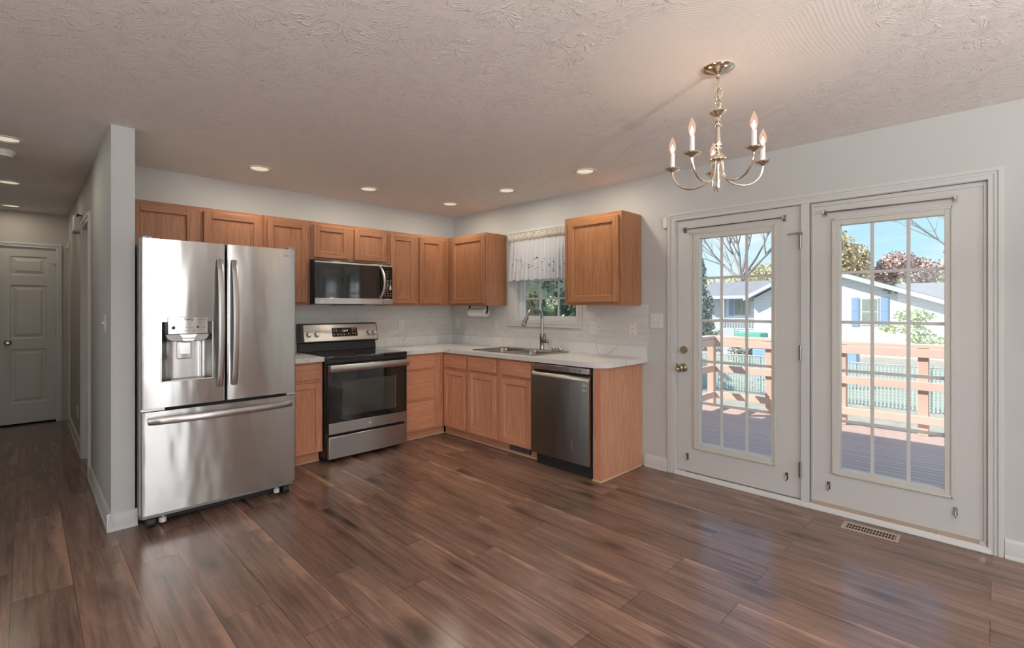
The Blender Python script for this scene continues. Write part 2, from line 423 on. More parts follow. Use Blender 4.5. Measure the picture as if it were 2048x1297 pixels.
def ceiling_mat():
    m, t, p = new_mat('stomp_textured_ceiling')
    co = t.n('ShaderNodeTexCoord').outputs['Object']
    s = t.n('ShaderNodeSeparateXYZ'); t.l(co, s.inputs[0])
    dx = t.math('SUBTRACT', s.outputs[0], -1.465); dy = t.math('SUBTRACT', s.outputs[1], -3.828)
    d = t.math('SQRT', t.math('ADD', t.math('MULTIPLY', dx, dx), t.math('MULTIPLY', dy, dy)))
    ang0 = t.math('ARCTAN2', dy, dx)
    fan = t.math('ABSOLUTE', t.math('SINE', t.math('MULTIPLY', ang0, 3.0)))
    ringd = t.math('ADD', d, t.math('MULTIPLY', fan, t.math('MULTIPLY', d, 0.18)))
    rings = t.math('SINE', t.math('MULTIPLY', ringd, 330.0))
    inside = t.ramp(d, [(0.55, (1, 1, 1)), (0.60, (0, 0, 0))])
    # crow's-foot stamps: strokes fan out of scattered centres
    tot = None
    for k, (sc, ox) in enumerate(((4.3, 0.0), (5.1, 5.3))):
        vo = t.n('ShaderNodeTexVoronoi'); vo.voronoi_dimensions = '2D'; vo.inputs['Scale'].default_value = 1.0
        mp = t.mapping(co, (sc, sc, 1), (ox, ox*0.6, 0)); t.l(mp, vo.inputs['Vector'])
        sub = t.n('ShaderNodeVectorMath', operation='SUBTRACT'); t.l(mp, sub.inputs[0]); t.l(vo.outputs['Position'], sub.inputs[1])
        q = t.n('ShaderNodeSeparateXYZ'); t.l(sub.outputs[0], q.inputs[0])
        an = t.math('ARCTAN2', q.outputs[1], q.outputs[0])
        wob = t.noise(t.mapping(co, (9, 9, 1)), 1.0, 2)
        cb = t.n('ShaderNodeCombineXYZ'); t.l(t.math('MULTIPLY', t.math('ADD', an, t.math('MULTIPLY', wob, 0.5)), 13.0), cb.inputs[0])
        t.l(t.math('MULTIPLY', vo.outputs['Distance'], 4.0), cb.inputs[1])
        st = t.noise(cb.outputs[0], 1.0, 1, 0.5)
        st = t.ramp(st, [(0.54, (0, 0, 0)), (0.63, (1, 1, 1))])
        msk = t.ramp(t.noise(t.mapping(co, (20, 20, 1), (k*3, 0, 0)), 1.0, 1), [(0.44, (0, 0, 0)), (0.52, (1, 1, 1))])
        st = t.math('MULTIPLY', st, msk)
        tot = st if tot is None else t.math('MAXIMUM', tot, st)
    h = t.math('ADD', t.math('MULTIPLY', tot, t.math('SUBTRACT', 1.0, inside)), t.math('MULTIPLY', t.math('MULTIPLY', rings, inside), 0.07))
    t.l(t.bump(h, 0.65, 0.0032), p.inputs['Normal'])
    p.inputs['Base Color'].default_value = (*lin((232, 228, 225)), 1)
    p.inputs['Roughness'].default_value = 0.5; p.inputs['Specular IOR Level'].default_value = 0.3
    return m
M['ceiling'] = ceiling_mat()

def tile_mat(name, axis):
    m, t, p = new_mat(name)
    co = t.n('ShaderNodeTexCoord').outputs['Object']
    s = t.n('ShaderNodeSeparateXYZ'); t.l(co, s.inputs[0])
    c = t.n('ShaderNodeCombineXYZ'); t.l(s.outputs[0 if axis == 'x' else 1], c.inputs[0]); t.l(s.outputs[2], c.inputs[1])
    b = t.n('ShaderNodeTexBrick'); t.l(c.outputs[0], b.inputs['Vector'])
    b.offset = 0.5; b.offset_frequency = 2
    t.set(b, Scale=1.0, Mortar_Size=0.0022, Mortar_Smooth=0.3, Bias=0.0, Brick_Width=0.1, Row_Height=0.05)
    b.inputs['Color2'].default_value = (*lin((204, 203, 200)), 1)
    b.inputs['Mortar'].default_value = (*lin((212, 211, 208)), 1)
    t.l(b.outputs['Color'], p.inputs['Base Color']); p.inputs['Roughness'].default_value = 0.3
    t.l(t.bump(b.outputs['Fac'], 0.25, 0.002), p.inputs['Normal'])
    b.inputs['Color1'].default_value = (*lin((197, 196, 193)), 1)
    return m
M['tilex'] = tile_mat('small_subway_tile_back', 'x'); M['tiley'] = tile_mat('small_subway_tile_right', 'y')

def counter_mat():
    m, t, p = new_mat('veined_white_countertop')
    co = t.n('ShaderNodeTexCoord').outputs['Object']
    nz = t.noise(t.mapping(co, (1.3, 1.3, 1.0)), 1.0, 1, 0.4, out=1)
    ad = t.n('ShaderNodeVectorMath', operation='ADD'); t.l(co, ad.inputs[0]); t.l(nz, ad.inputs[1])
    vo = t.n('ShaderNodeTexVoronoi', feature='DISTANCE_TO_EDGE'); vo.inputs['Scale'].default_value = 2.3; t.l(ad.outputs[0], vo.inputs['Vector'])
    v = t.ramp(vo.outputs['Distance'], [(0.0, (1, 1, 1)), (0.014, (0, 0, 0))])
    msk = t.noise(co, 2.5, 2)
    f = t.math('MULTIPLY', v, t.ramp(msk, [(0.4, (0.1, 0.1, 0.1)), (0.65, (0.6, 0.6, 0.6))]))
    cl = t.mix(t.noise(co, 1.4, 3), lin((212, 212, 210)), lin((224, 224, 222)))
    t.l(t.mix(f, cl, lin((140, 138, 136))), p.inputs['Base Color'])
    p.inputs['Roughness'].default_value = 0.16
    return m
M['counter'] = counter_mat()

def lace_mat():
    m, t, p = new_mat('embroidered_white_cotton')
    co = t.n('ShaderNodeTexCoord').outputs['Object']
    p.inputs['Base Color'].default_value = (*lin((224, 226, 230)), 1); p.inputs['Roughness'].default_value = 0.9
    out = [n for n in t.nt.nodes if n.type == 'OUTPUT_MATERIAL'][0]
    tl = t.n('ShaderNodeBsdfTranslucent'); tl.inputs[0].default_value = (0.8, 0.82, 0.86, 1)
    mx = t.n('ShaderNodeMixShader'); mx.inputs[0].default_value = 0.35; t.l(p.outputs[0], mx.inputs[1]); t.l(tl.outputs[0], mx.inputs[2])
    t.l(mx.outputs[0], out.inputs[0])
    t.l(t.bump(t.noise(co, 60, 4), 0.35, 0.004), p.inputs['Normal'])
    return m
M['lace'] = lace_mat()
M['valancetop'] = plain('gathered_cream_fabric', lin((196, 188, 178)), 0.95, var=0.12, bump=0.6, bscale=45)

def deck_mat():
    m, t, p = new_mat('stained_deck_boards')
    co = t.n('ShaderNodeTexCoord').outputs['Object']
    s = t.n('ShaderNodeSeparateXYZ'); t.l(co, s.inputs[0])
    a = t.math('DIVIDE', s.outputs[0], 0.098); fl = t.math('FLOOR', a); fr = t.math('SUBTRACT', a, fl)
    wn = t.n('ShaderNodeTexWhiteNoise', noise_dimensions='1D'); t.l(fl, wn.inputs['W'])
    gap = t.math('LESS_THAN', fr, 0.07)
    g = t.noise(t.mapping(co, (30, 2, 1)), 1.0, 4)
    c = t.mix(g, lin((192, 164, 152)), lin((216, 190, 178)))
    c = t.mix(t.math('MULTIPLY', wn.outputs[0], 0.25), c, lin((170, 140, 128)))
    c = t.mix(t.math('MULTIPLY', gap, 0.75), c, lin((60, 50, 50)))
    t.l(c, p.inputs['Base Color']); p.inputs['Roughness'].default_value = 0.8
    return m
M['deck'] = deck_mat()
M['rail'] = plain('deck_rail_wood', lin((226, 196, 178)), 0.75, var=0.10)
M['railv'] = plain('deck_post_wood', lin((222, 188, 170)), 0.75, var=0.10)
M['siding'] = None
def siding_mat(name, col, pitch=0.11):
    m, t, p = new_mat(name)
    co = t.n('ShaderNodeTexCoord').outputs['Object']
    s = t.n('ShaderNodeSeparateXYZ'); t.l(co, s.inputs[0])
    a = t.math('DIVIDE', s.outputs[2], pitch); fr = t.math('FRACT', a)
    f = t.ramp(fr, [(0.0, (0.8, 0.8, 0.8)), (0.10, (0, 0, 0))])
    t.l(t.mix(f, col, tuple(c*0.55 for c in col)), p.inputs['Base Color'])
    t.l(t.bump(fr, 0.6, 0.02), p.inputs['Normal']); p.inputs['Roughness'].default_value = 0.6
    return m
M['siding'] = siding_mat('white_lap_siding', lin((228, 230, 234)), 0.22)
M['shingle'] = plain('grey_shingles', lin((150, 150, 154)), 0.9, var=0.2, bump=0.3, bscale=8)
M['shutter'] = plain('blue_shutter', lin((146, 174, 206)), 0.6)
M['winpane'] = plain('far_window_pane', lin((150, 160, 150)), 0.25, var=0.25)
M['gravel'] = plain('leaf_strewn_gravel', lin((176, 170, 156)), 0.95, var=0.35, bump=0.8, bscale=20)
M['slatgreen'] = plain('green_privacy_slat', lin((190, 216, 206)), 0.6, var=0.2)
M['wire'] = plain('galvanised_wire', lin((186, 190, 186)), 0.5, metal=0.3)
M['bark'] = plain('pale_bark', lin((164, 158, 156)), 0.9, var=0.25, bump=0.5, bscale=20)
def leafm(name, a, b):
    m, t, p = new_mat(name)
    co = t.n('ShaderNodeTexCoord').outputs['Object']
    t.l(t.mix(t.ramp(t.noise(co, 2.2, 6, 0.8), [(0.35, (0, 0, 0)), (0.65, (1, 1, 1))]), a, b), p.inputs['Base Color'])
    p.inputs['Roughness'].default_value = 0.8; return m
M['leafgold'] = leafm('golden_leaves', lin((190, 168, 130)), lin((232, 220, 184)))
M['leafpink'] = leafm('russet_leaves', lin((190, 162, 152)), lin((226, 204, 194)))
M['leafyel'] = leafm('yellow_green_leaves', lin((200, 198, 168)), lin((232, 228, 200)))
M['leafgrn'] = leafm('dark_green_leaves', lin((34, 46, 38)), lin((92, 108, 82)))
M['leafever'] = leafm('grey_green_leaves', lin((136, 142, 130)), lin((196, 198, 184)))
M['leafbrt'] = leafm('light_green_leaves', lin((176, 196, 140)), lin((224, 228, 190)))
M['tarp'] = plain('teal_plastic', lin((120, 188, 168)), 0.6)
M['blue'] = plain('blue_plastic', lin((158, 188, 216)), 0.5)
M['gravelgrey'] = plain('grey_board', lin((176, 178, 178)), 0.8)

# ================================================================ THE SETTING
PX0, PX1, PY = -3.3576, -3.2425, -0.976        # partition between hall and kitchen
XW, YS, HX, HY = -8.6, -9.0, -4.30, 3.15
O0 = (0, 0, 0)
struct('floor', MB().box(XW-0.12, 0.0, YS-0.12, HY, -0.06, 0.0), M['floor'], origin=O0, smooth=0)
struct('ceiling', MB().box(XW-0.12, 0.14, YS-0.12, HY+0.12, H, H+0.10), M['ceiling'], origin=O0, smooth=0)
struct('wall_back', MB().box(PX1, 0.14, 0.0, 0.12, 0, H), M['wall'], smooth=0)
# right wall with the kitchen window and the patio door opening
WY0, WY1, WZ0, WZ1 = -1.897, -1.05, 1.20, 2.08
DY0, DY1, DZ1 = -4.712, -2.885, 2.052
b = MB()
b.box(0, 0.14, WY1, 0.0, 0, H); b.box(0, 0.14, WY0, WY1, 0, WZ0); b.box(0, 0.14, WY0, WY1, WZ1, H)
b.box(0, 0.14, DY1, WY0, 0, H); b.box(0, 0.14, DY0, DY1, DZ1, H); b.box(0, 0.14, YS, DY0, 0, H)
struct('wall_right', b, M['wall'], smooth=0)
struct('wall_left', MB().box(PX0, PX1, PY, 0.12, 0, H), [M['wall']], smooth=0)
# hall: right side wall with two doorways
D1a, D1b, D2a, D2b = 0.36, 1.00, 2.86, 3.15
b = MB().box(PX0, PX1, 0.12, D1a, 0, H).box(PX0, PX1, D1a, D1b, 2.04, H).box(PX0, PX1, D1b, D2a, 0, H).box(PX0, PX1, D2a, D2b, 2.04, H)
struct('wall_hall_right', b, M['hallwall'], smooth=0)
struct('wall_hall_left', MB().box(HX-0.1, HX, PY, HY, 0, H), M['hallwall'], smooth=0)
b = MB().box(HX-0.1, -3.925, HY, HY+0.12, 0, H).box(-3.925, -3.460, HY, HY+0.12, 2.04, H).box(-3.460, PX1, HY, HY+0.12, 0, H)
struct('wall_hall_end', b, M['hallwall'], smooth=0)
struct('wall_closet', MB().box(-4.0, -3.4, HY+0.5, HY+0.55, -0.06, H).box(-4.0, -3.95, HY+0.12, HY+0.5, -0.06, H).box(-3.45, -3.4, HY+0.12, HY+0.5, -0.06, H).box(-4.0, -3.4, HY, HY+0.5, -0.06, 0.0), M['darkgap'], smooth=0)  # dark box added behind the hall door to stop a light leak
# the rest of the room behind the camera
struct('wall_living', MB().box(XW, HX-0.1, PY, PY+0.1, 0, H), M['wall'], smooth=0)
b = MB().box(XW-0.12, XW, YS, -6.7, 0, H).box(XW-0.12, XW, -3.3, PY, 0, H).box(XW-0.12, XW, -6.7, -3.3, 0, 0.6).box(XW-0.12, XW, -6.7, -3.3, 2.1, H)
struct('wall_west', b, M['wall'], smooth=0)
b = MB()
for x0, x1 in ((XW, -5.88), (-4.52, -3.13), (-1.77, 0.0)): b.box(x0, x1, YS-0.12, YS, 0, H)
for x0, x1 in ((-5.88, -4.52), (-3.13, -1.77)): b.box(x0, x1, YS-0.12, YS, 0, 0.62).box(x0, x1, YS-0.12, YS, 2.08, H)
struct('wall_south', b, plain('taupe_wall_paint', lin((150, 140, 132)), 0.6), smooth=0)  # unseen wall, colour darkened so the refrigerator reflects a darker room
k = 2
for x0, x1 in ((-5.88, -4.52), (-3.13, -1.77)):
    b = MB().box(x0-0.06, x0, YS, YS+0.02, 0.56, 2.14).box(x1, x1+0.06, YS, YS+0.02, 0.56, 2.14).box(x0, x1, YS, YS+0.02, 2.08, 2.14).box(x0, x1, YS, YS+0.03, 0.56, 0.62)
    xm = (x0+x1)/2; b.box(xm-0.02, xm+0.02, YS-0.05, YS-0.01, 0.62, 2.08).box(x0, x1, YS-0.05, YS-0.01, 1.33, 1.37)
    struct('window_%d' % k, b, M['trim']); k += 1
b = MB().box(XW, XW+0.02, -6.76, -6.7, 0.54, 2.16).box(XW, XW+0.02, -3.3, -3.24, 0.54, 2.16).box(XW, XW+0.02, -6.7, -3.3, 2.1, 2.16).box(XW, XW+0.03, -6.7, -3.3, 0.54, 0.6)
for y in (-5.6, -4.4): b.box(XW-0.05, XW-0.01, y-0.02, y+0.02, 0.6, 2.1)
struct('window_%d' % k, b, M['trim'])
# roof over the house with its eave above the patio doors
b = MB().prism([(-9.1, 2.56), (0.50, 2.56), (0.50, 2.42), (0.56, 2.42), (0.56, 2.68), (-4.3, 4.0), (-9.2, 2.68)], YS-0.6, HY+0.6, 'y')
struct('roof', b, M['shingle'], smooth=0)
struct('trim_eave', MB().box(0.14, 0.50, YS-0.6, HY+0.6, 2.50, 2.56), M['trim'], smooth=0)

# tile backsplash
TB, TT = 1.0131, 1.372
struct('trim_backsplash_back', MB().box(-2.34, 0.0, -0.007, 0.0, TB, TT), M['tilex'], origin=O0, smooth=0)
b = MB().box(-0.007, 0, -0.973, -0.007, TB, TT).box(-0.007, 0, -1.967, -0.973, TB, 1.135).box(-0.007, 0, -2.648, -1.967, TB, TT)
struct('trim_backsplash_right', b, M['tiley'], origin=O0, smooth=0)

# baseboards: main board plus shoe
def baseboard(name, runs):
    b = MB()
    for ax, plane, sgn, a0, a1 in runs:
        prof = [(0, 0), (0.020, 0), (0.018, 0.012), (0.013, 0.018), (0.013, 0.085), (0.009, 0.095), (0.004, 0.102), (0, 0.104)]
        poly = [(plane+sgn*p, z) for p, z in prof]
        if ax == 'y': b.prism(poly, a0, a1, 'y')
        else: b.prism(poly, a0, a1, 'x')
    return struct(name, b, M['trim'])
baseboard('baseboard_right', [('y', 0.0, -1, -2.826, -2.62), ('y', 0.0, -1, -9.0, -4.764)])
baseboard('baseboard_left', [('y', PX0, -1, PY-0.02, D1a-0.06), ('x', PY, -1, PX0-0.02, PX1+0.012)])
baseboard('baseboard_hall', [('y', PX0, -1, D1b+0.06, D2a-0.06)])
baseboard('baseboard_south', [('x', YS, 1, XW, 0.0)])

def casing(name, face, u0, u1, vtop, wd, parent=None, v0=0.0, bottom=False, T=None):
    """moulded casing around an opening; u0..u1 and vtop are the outer edges"""
    b = MB(T)
    steps = [(0.0, wd, 0.011), (0.006, wd*0.36, 0.018), (wd*0.5, wd*0.62, 0.015)]
    for a, c, h in steps:
        vb = v0 + (a if bottom else 0)
        b.box(u0+a, u0+c, vb, vtop-a, 0, h); b.box(u1-c, u1-a, vb, vtop-a, 0, h)
        b.box(u0+c, u1-c, vtop-c, vtop-a, 0, h)
        if bottom: b.box(u0+c, u1-c, v0+a, v0+c, 0, h)
    o = b.build(name, M['trim'], parent)
    if parent is None: o['kind'] = 'structure'
    return o
casing('trim_1', 'R', -4.762, -2.826, 2.105, 0.062, T=FR(0.0))
# door jambs, mullion and threshold in the patio opening
b = MB().box(0.0, 0.12, DY1-0.012, DY1, 0.0, DZ1).box(0, 0.12, DY0, DY0+0.012, 0, DZ1).box(0, 0.12, DY0, DY1, DZ1-0.012, DZ1)
b.box(-0.006, 0.12, -3.842, -3.792, 0.0, DZ1)
struct('trim_2', b, M['trim'], bevel=0.002)
b = MB().prism([(-0.022, 0.0), (-0.020, 0.012), (-0.004, 0.034), (0.14, 0.034), (0.14, 0.0)], DY0, DY1, 'y')
struct('trim_threshold', b, M['trim'], bevel=0.003)

# ---------------------------------------------------------------- patio doors
def patio_door(name, y0, y1, z0, z1, gy0, gy1, gz0, gz1, oy0, oy1, oz0, oz1, ms, hs, x=0.012):
    """slab y0..y1 with glazing frame (outer oy/oz, glass gy/gz)"""
    r = thing(name, (x, (y0+y1)/2, z0), None, None, kind='structure')
    b = MB(); t_ = 0.044
    b.box(x, x+t_, y0, oy0, z0, z1).box(x, x+t_, oy1, y1, z0, z1).box(x, x+t_, oy0, oy1, z0, oz0).box(x, x+t_, oy0, oy1, oz1, z1)
    b.build('door_slab', M['door'], r, smooth=0)
    T = FR(x)
    b = MB(T)
    fr = 0.034
    for (a0, a1, c0, c1) in ((oy0, gy0, oz0, oz1), (gy1, oy1, oz0, oz1), (gy0, gy1, oz0, gz0), (gy0, gy1, gz1, oz1)):
        b.box(a0, a1, c0, c1, -t_, 0.009)
    b.box(oy0-0.006, oy0+0.008, oz0-0.006, oz1+0.006, 0, 0.014).box(oy1-0.008, oy1+0.006, oz0-0.006, oz1+0.006, 0, 0.014)
    b.box(oy0, oy1, oz0-0.006, oz0+0.008, 0, 0.014).box(oy0, oy1, oz1-0.008, oz1+0.006, 0, 0.014)
    b.build('glazing_frame', M['doorcream'], r, bevel=0.002)
    MB().box(x+0.020, x+0.024, gy0-0.003, gy1+0.003, gz0-0.003, gz1+0.003).build('glass_pane', M['glass'], r, smooth=0)
    b = MB()
    for m_ in ms: b.box(x+0.012, x+0.019, m_-0.0095, m_+0.0095, gz0, gz1)
    for h_ in hs: b.box(x+0.0115, x+0.0195, gy0, gy1, h_-0.0095, h_+0.0095)
    b.build('muntin_grille', M['trim'], r, bevel=0.001)
    return r
LX, RX = 0.012, 0.012
dL = patio_door('door_1', -3.789, -2.899, 0.040, 2.036, -3.605, -3.088, 0.275, 1.880, -3.630, -3.048, 0.235, 1.925, (-3.2495, -3.4315), (1.571, 1.241, 0.921, 0.594))
dR = patio_door('door_2', -4.700, -3.848, 0.055, 2.036, -4.520, -4.015, 0.297, 1.875, -4.556, -3.977, 0.262, 1.915, (-4.181, -4.358), (1.567, 1.247, 0.933, 0.606))
# hinges on the left leaf, along the mullion
for z, top in ((1.79, True), (1.035, False), (0.24, False)):
    b = MB().cyl((-0.010, -3.7905, z-0.05), (-0.010, -3.7905, z+0.05), 0.006, 10).box(-0.006, 0.011, -3.800, -3.780, z-0.05, z+0.05)
    if top: b.tube([(-0.012, -3.7905, z+0.052), (-0.03, -3.765, z+0.055), (-0.045, -3.72, z+0.048)], 0.004, 8).box(-0.02, -0.004, -3.805, -3.775, z+0.045, z+0.062)
    b.build('hinge', M['nickel'], dL)
# deadbolt and knob
b = MB().lathe([(0.0, 0.012), (0.030, 0.012), (0.032, 0.004), (0.030, -0.004), (0.024, -0.012), (0.0, -0.012)], (0.004, -2.957, 1.004), 'x', 24)
b.box(-0.026, -0.008, -2.974, -2.940, 1.000, 1.008)
b.build('deadbolt', M['brass'], dL)
b = MB().lathe([(0.0, 0.010), (0.034, 0.010), (0.034, 0.002), (0.028, -0.006), (0.013, -0.010), (0.012, -0.030), (0.022, -0.038), (0.028, -0.052), (0.027, -0.064), (0.018, -0.070), (0.010, -0.066), (0.0, -0.064)], (0.004, -2.953, 0.860), 'x', 26)
b.build('door_knob', M['brass'], dL)
MB().box(0.000, 0.011, -2.905, -2.896, 0.83, 0.89).build('latch_plate', M['greymetal'], dL)
MB().box(0.004, 0.030, -3.785, -2.975, 0.0345, 0.0395).build('door_sweep', M['greymetal'], dL, smooth=0)
MB().box(0.000, 0.030, -4.700, -3.850, 0.0345, 0.0545).build('door_sweep', M['registr'], dR, smooth=0)
b = MB(FR(0.012))
b.box(-3.868, -3.856, 0.055, 2.03, 0, 0.008).box(-4.694, -4.682, 0.055, 2.03, 0, 0.008).box(-4.682, -3.868, 2.012, 2.024, 0, 0.008)
b.build('stop_molding', M['trim'], dR, bevel=0.002)
b = MB().box(-0.004, 0.002, -4.69, -4.665, 0.035, 0.058).cyl((-0.006, -4.677, 0.04), (0.0, -4.677, 0.04), 0.006, 10)
b.box(-0.004, 0.002, -4.50, -4.492, 0.035, 0.055)
b.build('track_clip', M['bright'], dR)

# curtain rods lying in brackets on the two leaves
def curtain_rod(y0, y1, z0, z1, label):
    r = thing('curtain_rod', (0.0, (y0+y1)/2, min(z0, z1)), label, 'curtain rod')
    x = -0.028; ym = y0+(y1-y0)*0.45; zm = z0+(z1-z0)*0.45
    MB().cyl((x, y0, z0), (x, ym, zm), 0.0042, 10).cyl((x, ym, zm), (x, y1, z1), 0.0055, 10).build('rod', M['nickel'], r)
    for y, z in ((y0, z0), (y1, z1)):
        b = MB().box(x-0.008, 0.0115, y-0.004, y+0.004, z-0.006, z+0.006).box(0.006, 0.0115, y-0.010, y+0.010, z-0.022, z+0.022)
        b.cyl((x-0.008, y, z-0.008), (x-0.008, y, z+0.012), 0.006, 10)
        b.build('bracket', M['nickel'], r)
    return r
curtain_rod(-3.688, -2.968, 1.962, 1.960, 'slim nickel curtain rod across the top of the opening door, above its glass')
curtain_rod(-4.568, -3.930, 1.958, 1.962, 'slim nickel curtain rod across the top of the fixed right patio door')
def hook(y, z, label):
    b = MB().box(0.0055, 0.0115, y-0.009, y+0.009, z-0.022, z+0.026).tube([(0.006, y, z+0.01), (-0.014, y, z+0.004), (-0.020, y, z-0.014), (-0.012, y, z-0.026)], 0.004, 8)
    tag(b.build('rod_bracket', M['nickel']), label, 'bracket')
hook(-2.988, 0.155, 'small empty rod bracket low on the left door, under the door knob')
hook(-3.703, 0.172, 'small empty rod bracket low on the left door, beside the middle post')
hook(-3.952, 0.173, 'small empty rod bracket low on the right patio door, nearer the middle post')
hook(-4.568, 0.183, 'small empty rod bracket low on the right patio door, at its far right')

# ---------------------------------------------------------------- hall doors
casing('trim_3', 'B', -3.925-0.046, -3.460+0.046, 2.086, 0.05, T=FB(HY))
def panel_door(name, u0, u1, v0, v1, T, panels, mat):
    r = thing(name, tuple(T((u0+u1)/2, v0, 0)), None, None, kind='structure')
    b = MB(T)
    us = sorted({u0, u1} | {p[0] for p in panels} | {p[1] for p in panels})
    vs = sorted({v0, v1} | {p[2] for p in panels} | {p[3] for p in panels})
    for i in range(len(us)-1):
        for j in range(len(vs)-1):
            um, vm = (us[i]+us[i+1])/2, (vs[j]+vs[j+1])/2
            if not any(p[0] < um < p[1] and p[2] < vm < p[3] for p in panels):
                b.box(us[i], us[i+1], vs[j], vs[j+1], -0.035, 0)
    for a, c, d, e in panels:
        k_ = 0.028; q = 0.055
        rings = [(0, 0.0), (0.010, -0.010), (k_, -0.010), (q, -0.001)]
        vv = []
        for off, w_ in rings: vv += [(a+off, d+off, w_), (c-off, d+off, w_), (c-off, e-off, w_), (a+off, e-off, w_)]
        ff = [(i*4+j, i*4+(j+1) % 4, (i+1)*4+(j+1) % 4, (i+1)*4+j) for i in range(3) for j in range(4)] + [(12, 13, 14, 15)]
        b.add(vv, ff)
    b.build('door_slab', mat, r, smooth=0)
    return r
hd = panel_door('door_3', -3.922, -3.464, 0.018, 2.035, FB(HY+0.01), [(-3.845, -3.545, 1.71, 1.93), (-3.845, -3.545, 0.985, 1.60), (-3.845, -3.545, 0.25, 0.865)], M['halldoor'])
b = MB().lathe([(0.0, 0.0), (0.032, 0.0), (0.032, -0.008), (0.012, -0.014), (0.012, -0.034), (0.027, -0.046), (0.027, -0.058), (0.014, -0.066), (0.0, -0.066)], (-3.862, HY+0.01, 0.945), 'y', 22)
b.build('door_knob', M['nickel'], hd)
for z in (1.83, 1.05, 0.27):
    b = MB().cyl((-3.461, HY-0.004, z-0.045), (-3.461, HY-0.004, z+0.045), 0.006, 8)
    if z > 1.5: b.box(-3.505, -3.458, HY-0.012, HY-0.004, z+0.04, z+0.048)
    b.build('hinge', M['nickel'], hd)
FH = FR(PX0)
casing('trim_4', 'H', D1a-0.06, D1b+0.06, 2.10, 0.06, T=FH)
struct('door_4', MB().box(PX0+0.045, PX0+0.08, D1a+0.01, D1b-0.01, 0.01, 2.03), plain('pinkish_hall_door', lin((196, 176, 164)), 0.5), bevel=0.002)
b = MB().box(PX0, PX1, D1a, D1a+0.01, 0, 2.04).box(PX0, PX1, D1b-0.01, D1b, 0, 2.04).box(PX0, PX1, D1a+0.01, D1b-0.01, 2.03, 2.04)
struct('trim_5', b, M['trim'])
b = MB(FH).box(D2a-0.06, D2a, 0, 2.10, 0, 0.015).box(D2a, 3.15, 2.04, 2.10, 0, 0.015)
struct('trim_6', b, M['trim'])
struct('door_5', MB().box(PX0+0.045, PX0+0.08, D2a+0.0, D2b, 0.01, 2.03), M['halldoor'])
b = MB().box(PX0-0.05, PX0, 1.22, 1.42, 2.055, 2.19, 0).box(PX0-0.052, PX0, 1.22, 1.42, 2.035, 2.055, 1)
tag(b.build('door_chime', [M['white'], M['greymetal']], bevel=0.004), 'white door chime box high on the right wall of the hall', 'door chime')
b = MB().cyl((PX0-0.002, 1.10, 2.17), (PX0-0.03, 1.10, 2.17), 0.006, 8).cyl((PX0-0.03, 1.06, 2.17), (PX0-0.03, 1.14, 2.17), 0.010, 8)
tag(b.build('wall_hook', M['blackmat']), 'small dark hook high beside the first hall doorway', 'hook')

# ---------------------------------------------------------------- electrical plates
def plate(u, v, T, kind, label, name='wall_outlet', cat='outlet', wd=0.070, ht=0.114, group=None):
    p = T(u, v, 0)
    r = thing(name, tuple(p), label, cat, group)
    MB(T).prism(rrect(u-wd/2, u+wd/2, v-ht/2, v+ht/2, 0.005, 3), 0.0005, 0.006, 'z').build('cover_plate', M['white'], r, bevel=0.0015)
    if kind == 'outlet':
        for dv in (-0.021, 0.021):
            f = MB(T).prism(rrect(u-0.016, u+0.016, v+dv-0.014, v+dv+0.014, 0.009, 4), 0.006, 0.0085, 'z').build('receptacle', M['white'], r)
            MB(T).box(u-0.008, u-0.0062, v+dv-0.002, v+dv+0.007, 0.0085, 0.0090).box(u+0.0062, u+0.008, v+dv-0.002, v+dv+0.007, 0.0085, 0.0090).cyl((u, v+dv-0.008, 0.0085), (u, v+dv-0.008, 0.0090), 0.0025, 8).build('socket_slots', M['darkgap'], f)
    elif kind == 'switch':
        for du in ((0,) if wd < 0.1 else (-0.023, 0.023)):
            MB(T).box(u+du-0.005, u+du+0.005, v-0.011, v+0.011, 0.006, 0.0085).box(u+du-0.0035, u+du+0.0035, v-0.002, v+0.010, 0.0085, 0.018).build('toggle', M['white'], r, bevel=0.001)
            for dv in (0.030, -0.030): MB(T).cyl((u+du, v+dv, 0.006), (u+du, v+dv, 0.0072), 0.0025, 8).build('screw', M['nickel'], r)
    elif kind == 'rocker':
        MB(T).box(u-0.017, u+0.017, v-0.034, v+0.034, 0.006, 0.0095).build('rocker', M['white'], r, bevel=0.001)
    return r
TBk, TRt = FB(-0.007), FR(-0.007)
plate(-0.744, 1.146, TBk, 'outlet', 'white outlet on the tile between the stove and the corner')
plate(-0.096, 1.148, TRt, 'rocker', 'white blank-looking plate on the tile right beside the corner', 'wall_plate', 'wall plate')
plate(-0.784, 1.150, TRt, 'rocker', 'white rocker switch plate on the tile under the paper towel roll', 'light_switch', 'switch')
plate(-2.094, 1.155, TRt, 'outlet', 'white outlet on the tile just right of the kitchen window')
r = plate(-2.502, 1.158, TRt, 'none', 'pinkish cover plate with three holes near the end of the tile', 'cable_plate', 'wall plate', 0.074, 0.118)
for dv, rr in ((0.042, 0.004), (0.0, 0.005), (-0.042, 0.004)):
    MB(TRt).cyl((-2.502, 1.158+dv, 0.006), (-2.502, 1.158+dv, 0.0075), rr, 10).build('screw_hole', M['ink'] if dv else M['registr'], r)
plate(-2.727, 1.232, FR(0.0), 'switch', 'white double switch plate between the tile and the patio doors', 'light_switch', 'switch', 0.116, 0.118)
plate(-0.70, 1.240, FH, 'switch', 'light switch seen edge-on on the hall side of the partition', 'light_switch', 'switch')
plate(1.62, 0.33, FH, 'outlet', 'low outlet on the hall wall beyond the first doorway')
tag(MB().box(-0.022, -0.0005, -2.8255, -2.790, 1.992, 2.078).build('door_sensor', M['white'], bevel=0.003), 'small white sensor box beside the upper left corner of the door casing', 'sensor')

